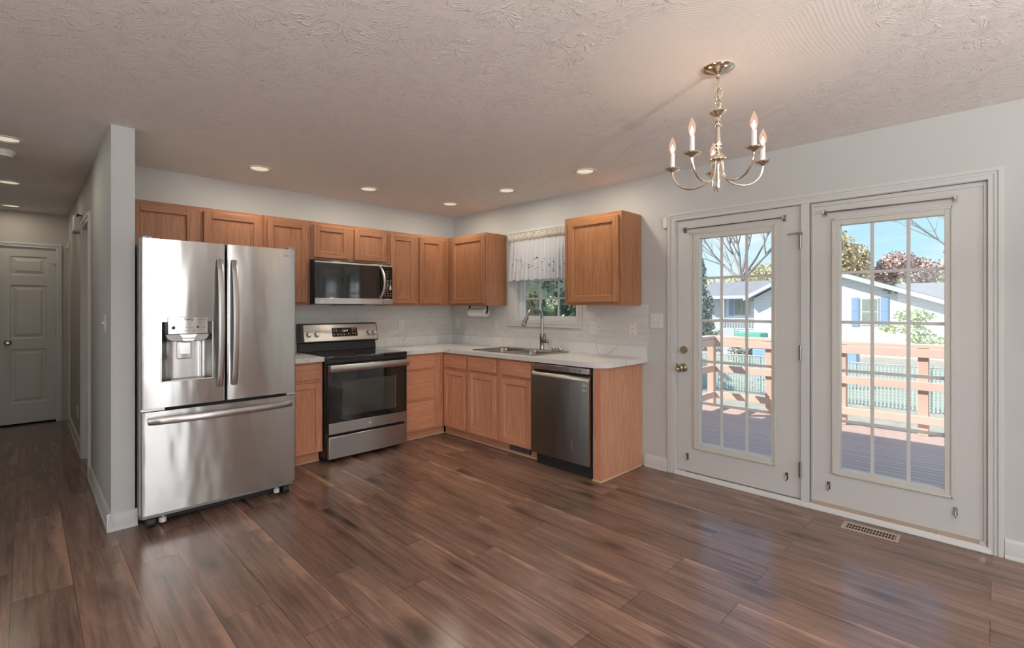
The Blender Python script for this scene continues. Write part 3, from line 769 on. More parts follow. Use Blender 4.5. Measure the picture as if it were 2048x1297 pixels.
# ---------------------------------------------------------------- kitchen window
casing('window_1', 'R', -1.967, -0.973, 2.160, 0.074, v0=1.138, bottom=True, T=FR(0.0))
w1 = bpy.data.objects['window_1']
b = MB().box(0.0, 0.10, WY1-0.004, WY1, WZ0, WZ1).box(0.0, 0.10, WY0, WY0+0.004, WZ0, WZ1).box(0, 0.10, WY0, WY1, WZ0, WZ0+0.004).box(0, 0.10, WY0, WY1, WZ1-0.004, WZ1)
b.build('window_jamb', M['trim'], w1, smooth=0)
b = MB().box(0.075, 0.135, -1.10, WY1-0.004, WZ0+0.004, WZ1-0.004).box(0.075, 0.135, WY0+0.004, -1.845, WZ0+0.004, WZ1-0.004).box(0.075, 0.135, -1.845, -1.10, WZ0+0.004, 1.225).box(0.075, 0.135, -1.845, -1.10, 2.04, WZ1-0.004)
b.build('window_frame', M['vinyl'], w1, bevel=0.002)
b = MB().box(0.085, 0.115, -1.120, -1.10, 1.225, 2.04).box(0.085, 0.115, -1.845, -1.825, 1.225, 2.04).box(0.085, 0.115, -1.825, -1.12, 1.225, 1.255).box(0.080, 0.120, -1.825, -1.12, 1.62, 1.655).box(0.085, 0.115, -1.825, -1.12, 2.015, 2.04)
for y in (-1.339, -1.588): b.box(0.094, 0.104, y-0.009, y+0.009, 1.255, 2.015)
for z in (1.437, 1.835): b.box(0.0935, 0.1045, -1.825, -1.12, z-0.009, z+0.009)
b.build('window_sash', M['vinyl'], w1, bevel=0.0015)
MB().box(0.106, 0.110, -1.825, -1.12, 1.25, 2.02).build('glass_pane', M['glass'], w1, smooth=0)

# valance: gathered cloth with a scalloped hem and cut-out embroidery
def valance():
    r = thing('window_valance', (-0.03, -1.475, 1.60), 'white embroidered cotton valance with a scalloped hem over the kitchen window', 'curtain')
    y0, y1 = -1.915, -1.035
    rv = random.Random(3); n, k = 260, 70
    holes = []
    for c in range(12):
        cy = y0+0.04+c*0.074
        for q in range(6):
            holes.append((cy+rv.uniform(-0.03, 0.03), rv.uniform(1.70, 1.86), rv.uniform(0.004, 0.010), rv.uniform(0.003, 0.006), rv.uniform(-0.8, 0.8)))
    def pos(i, j):
        u = i/n; y = y1+(y0-y1)*u; fl = j/k
        fold = 0.010*math.sin(u*2*math.pi*15+0.6*math.sin(u*9))+0.005*math.sin(u*2*math.pi*37+1)
        sc = 0.015*abs(math.sin(u*math.pi*9.0+0.5))
        zb = 1.635-sc
        z = 2.055+(zb-2.055)*fl
        flare = 0.012*fl
        return (-0.034-fold*(0.35+0.9*fl)-flare, y+(u-0.5)*(-0.035)*fl, z)
    vs = [pos(i, j) for i in range(n+1) for j in range(k+1)]
    fs = []
    for i in range(n):
        for j in range(k):
            c = pos(i+0.5, j+0.5); hole = False
            for hy, hz, ra, rb, an in holes:
                dy, dz = c[1]-hy, c[2]-hz
                a_ = dy*math.cos(an)+dz*math.sin(an); b_ = -dy*math.sin(an)+dz*math.cos(an)
                if (a_/ra)**2+(b_/rb)**2 < 1: hole = True; break
            if not hole: fs.append((i*(k+1)+j, (i+1)*(k+1)+j, (i+1)*(k+1)+j+1, i*(k+1)+j+1))
    o = MB().add(vs, fs).build('cloth', M['lace'], r, smooth=180)
    so = o.modifiers.new('thickness', 'SOLIDIFY'); so.thickness = 0.0015
    vs = []; n2 = 220; m2 = 12
    for i in range(n2+1):
        u = i/n2; y = -1.03+(-1.92+1.03)*u
        rr = 0.024+0.006*math.sin(u*2*math.pi*26)+0.004*math.sin(u*2*math.pi*61+1)
        for j in range(m2):
            a = 2*math.pi*j/m2
            vs.append((-0.038+rr*0.7*math.cos(a), y, 2.078+rr*1.25*math.sin(a)+0.004*math.sin(u*90)))
    fs = [(i*m2+j, i*m2+(j+1) % m2, (i+1)*m2+(j+1) % m2, (i+1)*m2+j) for i in range(n2) for j in range(m2)]
    fs += [tuple(range(m2)), tuple(range(n2*m2, (n2+1)*m2))]
    MB().add(vs, fs).build('gathered_header', M['valancetop'], r, smooth=60)
    MB().cyl((-0.038, -1.94, 2.078), (-0.038, -1.01, 2.078), 0.006, 8).box(-0.045, 0, -1.019, -1.012, 2.06, 2.09).box(-0.045, 0, -1.94, -1.932, 2.06, 2.09).build('rod', M['white'], r)
valance()

# ---------------------------------------------------------------- ceiling lights
def downlight(x, y, label, group, power=5.0):
    r = thing('recessed_light', (x, y, H), label, 'ceiling light', group)
    b = MB().lathe([(0.094, 0.0), (0.092, -0.006), (0.080, -0.008), (0.068, -0.003), (0.060, 0.0)], (x, y, H-0.0005), 'z', 36, cap=False)
    b.build('trim_ring', M['white'], r)
    MB().lathe([(0.0, -0.0035), (0.045, -0.0030), (0.066, -0.0022)], (x, y, H), 'z', 32, cap=False).build('lens', M['lens'], r)
    l = bpy.data.objects.new('lamp_light', bpy.data.lights.new('lamp_light', 'AREA')); COL.objects.link(l)
    l.data.shape = 'DISK'; l.data.size = 0.11; l.data.energy = power; l.data.color = (1.0, 0.88, 0.70); l.parent = r; l.location = (0, 0, -0.012)
    return r
for x, y, lb in ((-2.409, -0.605, 'lit recessed ceiling light nearest the partition, above the refrigerator side of the kitchen'),
                 (-1.468, -0.605, 'lit recessed ceiling light in front of the wall above the stove and microwave'),
                 (-0.530, -0.619, 'lit recessed ceiling light nearest the corner of the kitchen'),
                 (-0.525, -1.476, 'lit recessed ceiling light above the sink side, in front of the window'),
                 (-0.525, -2.380, 'lit recessed ceiling light nearest the chandelier, above the counter end')):
    downlight(x, y, lb, 'recessed ceiling lights of the kitchen')
for x, y, lb in ((-3.812, -0.162, 'largest lit recessed light at the left edge, at the mouth of the hall'),
                 (-3.825, 1.404, 'lit recessed light halfway along the hall ceiling'),
                 (-3.832, 2.800, 'lit recessed light at the far end of the hall, before the white door')):
    downlight(x, y, lb, 'recessed ceiling lights of the hall', 2.0)
b = MB().lathe([(0.0, -0.042), (0.052, -0.042), (0.058, -0.034), (0.058, -0.026), (0.066, -0.024), (0.070, -0.012), (0.070, 0.0)], (-3.835, 0.20, H), 'z', 36)
tag(b.build('smoke_detector', M['white']), 'round white smoke detector on the hall ceiling between two recessed lights', 'smoke detector')

# ================================================================ CHANDELIER
CX, CY = -1.465, -3.828
ch = thing('chandelier', (CX, CY, H), 'five-arm pale brass chandelier with lit candle bulbs hanging on a chain', 'chandelier')
MB().lathe([(0.0, 0.0), (0.072, 0.0), (0.072, -0.004), (0.066, -0.010), (0.045, -0.020), (0.018, -0.028), (0.011, -0.031), (0.011, -0.042), (0.006, -0.050), (0.0, -0.050)], (CX, CY, H), 'z', 40).build('canopy', M['chand'], ch)
def link(c, L_, wd, ang, r_=0.0028):
    pts = []
    for i in range(20):
        a = 2*math.pi*i/20; u = wd/2*math.cos(a); v = (L_/2)*math.sin(a)
        pts.append((c[0]+u*math.cos(ang), c[1]+u*math.sin(ang), c[2]+v))
    return MB().tube(pts, r_, 8, closed=True)
zc = H-0.056
link((CX, CY, zc), 0.030, 0.016, R(135), 0.002).build('chain_link', M['chand'], ch)
MB().tube([(CX, CY, H-0.045), (CX-0.005, CY, H-0.09), (CX+0.004, CY+0.003, H-0.13), (CX, CY, H-0.19)], 0.0016, 6).build('cord', M['greymetal'], ch)
zl = [H-0.090, H-0.116, H-0.142, H-0.166]
for i, z in enumerate(zl):
    link((CX+0.003*math.sin(i*2.1), CY, z), 0.046, 0.032, R(20+80*i), 0.0042).build('chain_link', M['chand'], ch)
prof = [(0.0, -0.180), (0.010, -0.182), (0.010, -0.190), (0.022, -0.192), (0.037, -0.198), (0.039, -0.204), (0.030, -0.212), (0.014, -0.222), (0.010, -0.228), (0.013, -0.236), (0.013, -0.246), (0.008, -0.252),
        (0.008, -0.258), (0.016, -0.262), (0.014, -0.268), (0.010, -0.272), (0.011, -0.300), (0.014, -0.335), (0.016, -0.350), (0.014, -0.357), (0.008, -0.362), (0.014, -0.366), (0.014, -0.372), (0.008, -0.378), (0.009, -0.386),
        (0.016, -0.392), (0.028, -0.402), (0.036, -0.415), (0.037, -0.423), (0.030, -0.428), (0.018, -0.432), (0.012, -0.446), (0.010, -0.500), (0.012, -0.520), (0.010, -0.545), (0.005, -0.563), (0.0, -0.572)]
prof = [(r_, h*1.0) for r_, h in prof]
MB().lathe(prof, (CX, CY, H), 'z', 32).build('column', M['chand'], ch)
ZCUP = 2.010
Fw = Vector((math.cos(R(45.02)), math.sin(R(45.02)), 0)); Rt = Vector((math.sin(R(45.02)), -math.cos(R(45.02)), 0))
ra = 0.208
for i in range(5):
    a = R(1+72*i); d = Rt*math.cos(a)+Fw*math.sin(a)
    P = lambda r_, z: (CX+d.x*r_, CY+d.y*r_, z)
    pts = []
    z0 = H-0.428; zb = 1.905
    for q in range(7): pts.append(P(0.020+0.006*q/6, z0-(z0-1.965)*q/6))
    for q in range(1, 19):
        s_ = q/18; an = math.pi*s_
        rr = 0.026+(ra-0.026)*(0.5-0.5*math.cos(an)); zz = 1.965-(1.965-zb)*math.sin(an)*1.0
        if s_ > 0.5: zz = zb+(1.985-zb)*(1-math.sin(an)) if False else zb+(1.995-zb)*(1-math.sin(an))
        pts.append(P(rr, zz))
    arm = MB().tube(pts, 0.0052, 10).build('arm', M['chand'], ch)
    c = P(ra, ZCUP)
    MB().lathe([(0.0, -0.016), (0.006, -0.015), (0.012, -0.010), (0.028, -0.006), (0.036, 0.000), (0.0375, 0.004), (0.034, 0.004), (0.024, 0.000), (0.012, -0.001), (0.012, 0.004), (0.0, 0.004)], c, 'z', 28).build('drip_pan', M['chand'], arm)
    MB().lathe([(0.0, 0.004), (0.0105, 0.004), (0.0105, 0.076), (0.008, 0.078), (0.0, 0.078)], c, 'z', 18).build('candle_sleeve', M['candle'], arm)
    bz = 0.078
    bl = MB().lathe([(0.006, bz), (0.0085, bz+0.004), (0.013, bz+0.016), (0.0155, bz+0.030), (0.0145, bz+0.044), (0.010, bz+0.058), (0.005, bz+0.070), (0.002, bz+0.078), (0.0003, bz+0.081)], c, 'z', 20, 0)
    bl.lathe([(0.0, bz+0.010), (0.0035, bz+0.014), (0.0055, bz+0.024), (0.004, bz+0.036), (0.0, bz+0.044)], c, 'z', 12, 1)
    bl.build('bulb', [M['bulbglass'], M['filament']], arm, smooth=60)
    l = bpy.data.objects.new('bulb_light', bpy.data.lights.new('bulb_light', 'POINT')); COL.objects.link(l)
    l.data.energy = 0.8; l.data.shadow_soft_size = 0.012; l.data.color = (1.0, 0.70, 0.45); l.parent = arm
    l.location = Vector((c[0], c[1], c[2]+bz+0.03))-Vector((CX, CY, H))

# ================================================================ CABINETS
def framed_panel(b, u0, u1, v0, v1, w0, th=0.019, fw=0.055, horiz_only=False):
    """door: stiles and rails around a recessed flat panel; material 0 vertical grain, 1 horizontal"""
    w1 = w0+th
    ch_ = 0.006
    def board(a0, a1, c0, c1, m):
        b.box(a0, a1, c0, c1, w0, w1, m)
    board(u0, u0+fw, v0, v1, 0); board(u1-fw, u1, v0, v1, 0)
    board(u0+fw, u1-fw, v0, v0+fw, 1); board(u0+fw, u1-fw, v1-fw, v1, 1)
    a, c, d, e = u0+fw, u1-fw, v0+fw, v1-fw
    q = 0.0035
    vv = [(a, d, w1), (c, d, w1), (c, e, w1), (a, e, w1), (a+q, d+q, w1-0.0095), (c-q, d+q, w1-0.0095), (c-q, e-q, w1-0.0095), (a+q, e-q, w1-0.0095)]
    b.add(vv, [(0, 1, 5, 4), (1, 2, 6, 5), (2, 3, 7, 6), (3, 0, 4, 7), (4, 5, 6, 7)], 0)
def cabinet(name, label, T, u0, u1, v0, v1, depth, doors=(), drawers=(), mats=OAK_UP, toe=0.0, cat='cabinet', group=None, fw=0.055, ends=(0, 0), back=0.0, ctop=0.0, toe_ext=0.0):
    org = T((u0+u1)/2, v0, -depth/2)
    r = thing(name, tuple(org), label, cat, group)
    b = MB(T)
    b.box(u0+0.0005, u1-0.0005, v0+toe, v1-ctop, -depth+back, -0.019, 0)
    b.build('carcass', mats, r, smooth=0)
    b = MB(T)
    st = 0.038
    s0, s1 = u0+0.0005+ends[0], u1-0.0005-ends[1]
    b.box(s0, s0+st, v0+toe, v1, -0.019, 0, 0); b.box(s1-st, s1, v0+toe, v1, -0.019, 0, 0)
    b.box(s0+st, s1-st, v0+toe, v0+toe+st, -0.019, 0, 1); b.box(s0+st, s1-st, v1-st, v1, -0.019, 0, 1)
    ds = sorted(doors)
    for i in range(len(ds)-1):
        a, c = ds[i][1]-0.012, ds[i+1][0]+0.012
        b.box(a, c, v0+toe+st, v1-st, -0.019, 0, 0)
    b.box(s0+st, s1-st, v0+toe+st, v1-st, -0.019, -0.004, 0)
    b.build('face_frame', mats, r, bevel=0.001, smooth=0)
    for d in doors:
        bb = MB(T); framed_panel(bb, d[0], d[1], d[2], d[3], 0.0005, fw=fw); bb.build('door', mats, r, bevel=0.003, smooth=0)
    for d in drawers:
        bb = MB(T); bb.box(d[0], d[1], d[2], d[3], 0.0005, 0.0195, 1); bb.build('drawer_front', [mats[0], mats[1]], r, bevel=0.005, seg=3, smooth=0)
    if toe:
        bb = MB(T); bb.box(u0+0.001, u1-0.001+toe_ext, v0, v0+toe, -depth, -0.075, 1); bb.build('toe_kick', mats, r, smooth=0)
        bb = MB(T); bb.prism([(0, 0), (0, 0)] if False else [(u0+0.001, v0+0.001), (u1-0.001+toe_ext, v0+0.001), (u1-0.001+toe_ext, v0+0.018), (u0+0.001, v0+0.018)], -0.075, -0.062, 'z'); bb.build('shoe_molding', M['shoe'], r, bevel=0.004)
    return r
UF = 0.3087
TBu, TRu = FB(-UF), FR(-UF)
UB, UT = 1.364, 2.131
GU = 'oak wall cabinets'
cabinet('wall_cabinet', 'short double-door oak wall cabinet above the refrigerator', TBu, -3.2415, -2.287, 1.752, UT, UF-0.002, [(-3.185, -2.788, 1.765, 2.105), (-2.729, -2.311, 1.765, 2.105)], group=GU)
cabinet('wall_cabinet', 'tall single-door oak wall cabinet between refrigerator and microwave', TBu, -2.286, -1.888, UB, UT, UF-0.009, [(-2.258, -1.913, 1.385, 2.105)], group=GU, back=0)
cabinet('wall_cabinet', 'short double-door oak wall cabinet right above the microwave', TBu, -1.887, -1.091, 1.782, UT, UF-0.009, [(-1.859, -1.523, 1.803, 2.103), (-1.464, -1.116, 1.803, 2.103)], group=GU)
cabinet('wall_cabinet', 'double-door oak wall cabinet between microwave and corner', TBu, -1.090, -0.3092, UB, UT, UF-0.009, [(-1.064, -0.774, 1.385, 2.098), (-0.712, -0.409, 1.385, 2.098)], group=GU)
cabinet('wall_cabinet', 'oak wall cabinet on the window wall, filling the corner above the paper towels', TRu, -0.9405, -0.010, UB, UT, UF-0.009, [(-0.930, -0.385, 1.387, 2.105)], group=GU, mats=OAK_UP, ends=(0, 0.30))
cabinet('wall_cabinet', 'golden oak wall cabinet hanging alone right of the kitchen window', TRu, -2.5852, -1.9955, UB, UT, UF-0.009, [(-2.560, -2.045, 1.386, 2.100)], group=GU, mats=OAK_RT)
BF = 0.610
TBb, TRb = FB(-BF), FR(-BF)
GB = 'oak base cabinets'
cabinet('base_cabinet', 'oak base cabinet squeezed between the refrigerator and the stove', TBb, -2.325, -1.905, 0.0, 0.876, BF-0.004, [(-2.300, -1.922, 0.108, 0.700)], [(-2.300, -1.922, 0.728, 0.858)], OAK_LO, toe=0.10, group=GB, fw=0.05)
cabinet('base_cabinet', 'oak base cabinet with three stacked drawers right of the stove', TBb, -1.098, -0.6105, 0.0, 0.876, BF-0.004, [], [(-1.073, -0.739, 0.722, 0.862), (-1.073, -0.739, 0.418, 0.700), (-1.073, -0.739, 0.118, 0.395)], OAK_LO, toe=0.10, group=GB, toe_ext=0.062)
cabinet('base_cabinet', 'narrow oak corner base cabinet with one drawer, left of the sink', TRb, -1.008, -0.6105, 0.0, 0.876, BF-0.004, [(-0.990, -0.640, 0.108, 0.692)], [(-0.990, -0.638, 0.724, 0.858)], OAK_LO, toe=0.10, group=GB, fw=0.045, toe_ext=0.062)
cabinet('base_cabinet', 'wide oak sink base cabinet with two doors and two false drawer fronts', TRb, -1.903, -1.009, 0.0, 0.876, BF-0.004, [(-1.432, -1.033, 0.110, 0.704), (-1.879, -1.487, 0.110, 0.700)], [(-1.428, -1.033, 0.726, 0.860), (-1.879, -1.487, 0.726, 0.860)], OAK_LO, toe=0.10, group=GB, ctop=0.14)
# end panel
e = thing('cabinet_end_panel', (-0.305, -2.56, 0.0), 'oak end panel closing the cabinet run beside the dishwasher', 'cabinet panel')
MB().box(-0.590, -0.002, -2.592, -2.565, 0.0, 0.876).build('side_panel', OAK_PALE, e, smooth=0)
MB().box(-0.612, -0.590, -2.592, -2.520, 0.0, 0.876).build('front_stile', OAK_LO[0], e, bevel=0.001)
b = MB().box(-0.626, -0.612, -2.606, -2.518, 0.0005, 0.016).box(-0.612, -0.022, -2.606, -2.592, 0.0005, 0.016)
b.build('shoe_molding', M['shoe'], e, bevel=0.004)
# toe-kick register under the sink cabinet
v = thing('toe_kick_vent', (-0.55, -1.65, 0.03), 'small black vent grille in the toe kick under the sink cabinet', 'vent')
MB().box(-0.541, -0.5355, -1.80, -1.53, 0.028, 0.080).build('frame', M['blackmat'], v)
b = MB()
for i in range(18): b.box(-0.5445, -0.541, -1.79+i*0.0144, -1.784+i*0.0144, 0.034, 0.074)
b.build('louvers', M['greymetal'], v, smooth=0)

# ---------------------------------------------------------------- countertops
ZC0, ZC1, CE = 0.8775, 0.9155, 0.651
SY0, SY1, SX0, SX1 = -1.812, -1.038, -0.520, -0.085        # sink cut-out
ct = thing('countertop', (-0.4, -1.2, ZC0), 'white veined L-shaped countertop with backsplash lip running around the corner', 'countertop')
b = MB()
b.prism([(-1.1, -CE), (-CE, -CE), (-CE, -0.002), (-1.1, -0.002)], ZC0, ZC1)
b.box(-CE, -0.002, SY1, -0.002, ZC0, ZC1)
b.box(-CE, SX0, SY0, SY1, ZC0, ZC1); b.box(SX1, -0.002, SY0, SY1, ZC0, ZC1)
rr = 0.13; ye = -2.643
poly = [(-0.002, SY0), (-CE, SY0), (-CE, ye+rr)]
for i in range(1, 12):
    a = R(180+90*i/12); poly.append((-CE+rr+rr*math.cos(a), ye+rr+rr*math.sin(a)))
poly += [(-CE+rr, ye), (-0.002, ye)]
b.prism(poly, ZC0, ZC1)
o = b.build('slab', M['counter'], ct, smooth=20)
b = MB().box(-1.1, -0.0205, -0.0205, -0.002, ZC1, 1.0130).box(-0.0205, -0.002, ye, -0.002, ZC1, 1.0130)
b.build('backsplash_lip', M['counter'], ct, smooth=0)
cl = thing('countertop', (-2.1, -0.3, ZC0), 'short white countertop piece between the refrigerator and the stove', 'countertop')
MB().box(-2.328, -1.903, -CE, -0.002, ZC0, ZC1).build('slab', M['counter'], cl, bevel=0.002)
MB().box(-2.328, -1.903, -0.0205, -0.002, ZC1, 1.0130).build('backsplash_lip', M['counter'], cl, smooth=0)
b = MB().box(-2.29, -2.05, -0.30, -0.08, ZC1+0.0005, ZC1+0.007, 0).box(-2.25, -2.12, -0.26, -0.13, ZC1+0.007, ZC1+0.011, 1)  # two thin pale slabs, the smaller on top
tag(b.build('paper_booklet', [M['paper'], M['white']], bevel=0.001), 'pale papers lying at the back of the short counter beside the stove', 'papers')

# ---------------------------------------------------------------- sink
sk = thing('kitchen_sink', (-0.30, -1.43, 0.75), 'stainless drop-in double bowl sink set in the white countertop', 'sink')
def bowl(b, x0, x1, y0, y1, ztop, depth, r_=0.07):
    n = 6; rings = []
    for ins, z in ((0.0, ztop), (0.004, ztop-0.006), (0.010, ztop-0.05), (0.018, ztop-depth+0.02), (0.04, ztop-depth)):
        pts = rrect(x0+ins, x1-ins, y0+ins, y1-ins, r_, n); rings.append([(p[0], p[1], z) for p in pts])
    k_ = len(rings[0]); vs = [p for q in rings for p in q]
    fs = [(i*k_+j, i*k_+(j+1) % k_, (i+1)*k_+(j+1) % k_, (i+1)*k_+j) for i in range(len(rings)-1) for j in range(k_)]
    fs.append(tuple(range((len(rings)-1)*k_, len(rings)*k_)))
    b.add(vs, fs)
    return rings[0]
ZR = 0.9225
b = MB()
hx0, hx1 = -0.505, -0.165
bw = [(hx0, hx1, -1.425, -1.055), (hx0, hx1, -1.800, -1.455)]
outer = rrect(-0.548, -0.060, -1.842, -1.010, 0.035, 6)
# rim: strips between bowls, flat deck with faucet ledge behind
def ringface(b, inner, x0, x1, y0, y1, z):
    k_ = len(inner); cx_, cy_ = (x0+x1)/2, (y0+y1)/2; vs = []; 
    for p in inner:
        dx, dy = p[0]-cx_, p[1]-cy_
        hx, hy = (x1-x0)/2, (y1-y0)/2
        s_ = min(hx/abs(dx) if dx else 9e9, hy/abs(dy) if dy else 9e9)
        vs.append((cx_+dx*s_, cy_+dy*s_, z))
    # snap corner sectors exactly to the rectangle corners
    for (qx, qy) in ((x1, y1), (x0, y1), (x0, y0), (x1, y0)):
        j = min(range(k_), key=lambda t_: (vs[t_][0]-qx)**2+(vs[t_][1]-qy)**2); vs[j] = (qx, qy, z)
    b.add(list(inner)+vs, [(j, (j+1) % k_, k_+(j+1) % k_, k_+j) for j in range(k_)])
for i, (x0, x1, y0, y1) in enumerate(bw):
    ring = bowl(b, x0, x1, y0, y1, ZR, 0.17)
    ringface(b, ring, -0.546, x1+0.03, (-1.440 if i == 0 else -1.840), (-1.012 if i == 0 else -1.440), ZR)
b.box(-0.135, -0.062, -1.840, -1.012, ZR-0.006, ZR)
o = b.build('basin', M['sink'], sk, smooth=50)
so = o.modifiers.new('thickness', 'SOLIDIFY'); so.thickness = 0.0012; so.offset = 0
b = MB()
for (x0, x1, y0, y1) in ((-0.550, -0.542, -1.844, -1.008), (-0.066, -0.058, -1.844, -1.008), (-0.550, -0.058, -1.016, -1.008), (-0.550, -0.058, -1.844, -1.836)):
    b.box(x0, x1, y0, y1, ZC1+0.0003, ZR+0.001)
b.build('rim', M['sink'], sk, bevel=0.002)
for (x0, x1, y0, y1) in bw:
    MB().lathe([(0.0, 0.002), (0.02, 0.002), (0.035, 0.004), (0.043, 0.003), (0.045, 0.0)], ((x0+x1)/2, (y0+y1)/2, ZR-0.170), 'z', 24, cap=False).build('drain', M['greymetal'], sk)
for y, x, lb in ((-1.700, -0.040, 'smaller steel sink strainer on the counter edge, nearer the faucet'), (-1.775, -0.045, 'larger steel sink strainer lying beside the sink, tilted')):
    pass
def strainer(x, y, s_, lb, tilt):
    r = thing('sink_strainer', (x, y, ZR+0.0015), lb, 'strainer', 'sink strainers beside the sink')
    r.rotation_euler = tilt
    r2 = r.rotation_euler.copy(); r.rotation_euler = (0, 0, 0)
    MB().lathe([(0.0, 0.0), (0.020*s_, 0.0), (0.026*s_, 0.004), (0.031*s_, 0.026), (0.043*s_, 0.030), (0.043*s_, 0.033), (0.030*s_, 0.031), (0.024*s_, 0.008), (0.0, 0.005)], (x, y, ZR+0.0015), 'z', 26).build('basket', M['bright'], r)
    MB().lathe([(0.0, 0.006), (0.004, 0.006), (0.004, 0.026), (0.008, 0.030), (0.0, 0.034)], (x, y, ZR+0.0015), 'z', 14).build('post', M['nickel'], r)
    r.rotation_euler = r2
strainer(-0.105, -1.700, 0.85, 'smaller steel sink strainer on the sink ledge, nearer the faucet', (0, 0, 0))
strainer(-0.115, -1.785, 1.0, 'larger steel sink strainer at the right corner of the sink', (0, 0, 0.4))

# ---------------------------------------------------------------- faucet
fx, fy = -0.100, -1.540
fa = thing('kitchen_faucet', (fx, fy, ZR), 'brushed gooseneck pull-down faucet behind the sink', 'faucet')
MB().lathe([(0.0, 0.0), (0.029, 0.0), (0.029, 0.005), (0.023, 0.009), (0.021, 0.02), (0.021, 0.10), (0.023, 0.104), (0.023, 0.150), (0.017, 0.158), (0.0135, 0.164)], (fx, fy, ZR), 'z', 26).build('body', M['nickel'], fa)
pts = [(fx, fy, ZR+0.155), (fx, fy, 1.235)]
rc = 0.106
for i in range(1, 17):
    a = math.pi*i/16*0.86
    pts.append((fx-rc+rc*math.cos(a), fy, 1.235+rc*0.95*math.sin(a)))
tip = pts[-1]; d = Vector(pts[-1])-Vector(pts[-2]); d.normalize()
MB().tube(pts, 0.0140, 16).build('gooseneck', M['nickel'], fa)
p0 = Vector(tip); q = [p0-d*0.002, p0+d*0.03, p0+d*0.07, p0+d*0.11, p0+d*0.125]
sp = MB().tube([tuple(v_) for v_ in q], [0.0145, 0.0155, 0.020, 0.0235, 0.020], 18).build('spray_head', M['nickel'], fa)
side = Vector((0.6, 0, 0.0)); pb = p0+d*0.055
MB().cyl(tuple(pb+Vector((0.012, -0.004, 0))), tuple(pb+Vector((0.024, -0.006, 0.006))), 0.007, 10).build('spray_button', M['blackmat'], sp)
MB().lathe([(0.0, 0.0), (0.017, 0.0), (0.017, -0.052), (0.019, -0.056), (0.019, -0.066), (0.015, -0.070), (0.0, -0.070)], (fx, fy-0.005, ZR+0.085), 'y', 22).build('valve', M['nickel'], fa)
MB().tube([(fx, fy-0.048, ZR+0.098), (fx+0.004, fy-0.040, ZR+0.135), (fx+0.005, fy-0.028, ZR+0.165)], [0.007, 0.0055, 0.0045], 10).build('lever', M['nickel'], fa)

# ---------------------------------------------------------------- paper towel under the corner cabinet
pt = thing('paper_towel_holder', (-0.165, -0.65, 1.33), 'white paper towel roll on a holder under the corner wall cabinet', 'paper towel holder')
pr = 0.047; px, pz = -0.165, 1.288
b = MB().lathe([(0.019, 0.0), (pr-0.003, 0.0), (pr, 0.003), (pr, 0.275), (pr-0.003, 0.278), (0.019, 0.278)], (px, -0.795, pz), 'y', 36, cap=False)
b.lathe([(0.019, 0.278), (0.019, 0.0)], (px, -0.795, pz), 'y', 20, cap=False)
b.build('towel_roll', M['paper'], pt)
b = MB().bar([(px, -0.803, 1.3632), (px, -0.806, 1.32), (px, -0.803, 1.28)], (1, 0, 0), 0.022, 0.004).bar([(px, -0.509, 1.3632), (px, -0.506, 1.32), (px, -0.509, 1.28)], (1, 0, 0), 0.022, 0.004).box(px-0.014, px+0.014, -0.81, -0.50, 1.3595, 1.3632)
b.build('bracket', M['blackmat'], pt)
MB().cyl((px, -0.808, pz), (px, -0.504, pz), 0.007, 12).lathe([(0.0, 0), (0.018, 0), (0.018, 0.012), (0.0, 0.012)], (px, -0.802, pz), 'y', 16).build('spindle', M['greymetal'], pt)

# ================================================================ REFRIGERATOR
FX0, FX1, FF = -3.236, -2.337, -1.153
fr = thing('refrigerator', ((FX0+FX1)/2, -0.72, 0.0), 'large stainless french-door refrigerator with a water dispenser and a bottom freezer', 'refrigerator')
MB().box(FX0+0.004, FX1-0.004, -1.055, -0.27, 0.045, 1.742).build('body', M['side'], fr, bevel=0.006)
MB().box(FX0+0.02, FX1-0.02, -1.075, -1.055, 0.05, 1.735).build('door_gasket', M['blackmat'], fr, smooth=0)
def yfront(x, x0, x1, bulge=0.007, r_=0.012):
    u = (x-x0)/(x1-x0); y = FF+bulge-bulge*4*u*(1-u)*1.0
    e_ = min(x-x0, x1-x)
    if e_ < r_: y += r_-math.sqrt(max(0, r_*r_-(r_-e_)**2))
    return y
def doorslab(b, X0, X1, x0, x1, z0, z1, m=0):
    xs = set([x0, x1])
    for i in range(33): xs.add(X0+(X1-X0)*i/32)
    for q in (0.001, 0.003, 0.006, 0.009, 0.012): xs.add(X0+q); xs.add(X1-q)
    xs = sorted(v for v in xs if x0-1e-9 <= v <= x1+1e-9)
    poly = [(x, yfront(x, X0, X1)) for x in xs] + [(x1, -1.078), (x0, -1.078)]
    b.prism(poly, z0, z1, 'z', m)
dz0, dz1 = 0.733, 1.758
XM0, XM1 = -2.7905, -2.7815
rx0, rx1, rz0, rz1 = -3.137, -2.866, 0.890, 1.254       # dispenser recess
b = MB()
for (a, c, z0, z1) in ((FX0, rx0, dz0, dz1), (rx1, XM0, dz0, dz1), (rx0, rx1, dz0, rz0), (rx0, rx1, rz1, dz1)):
    doorslab(b, FX0, XM0, a, c, z0, z1)
ld = b.build('door', M['steel'], fr, smooth=25); ld['label'] = 'left door with the dispenser'
b = MB(); doorslab(b, XM1, FX1, XM1, FX1, dz0, dz1)
rd = b.build('door', M['steel'], fr, smooth=25); rd['label'] = 'plain right door'
b = MB(); doorslab(b, FX0, FX1, FX0, FX1, 0.094, 0.712)
fz = b.build('freezer_drawer', M['steel'], fr, smooth=25)
def vhandle(x, parent):
    pts = []
    for i in range(21):
        s_ = i/20; z = 0.832+(1.655-0.832)*s_; y = FF-0.010-0.050*(1-(2*s_-1)**2)**0.8
        pts.append((x, y, z))
    MB().bar(pts, (1, 0, 0), 0.034, 0.016).build('handle', M['steels'], parent)
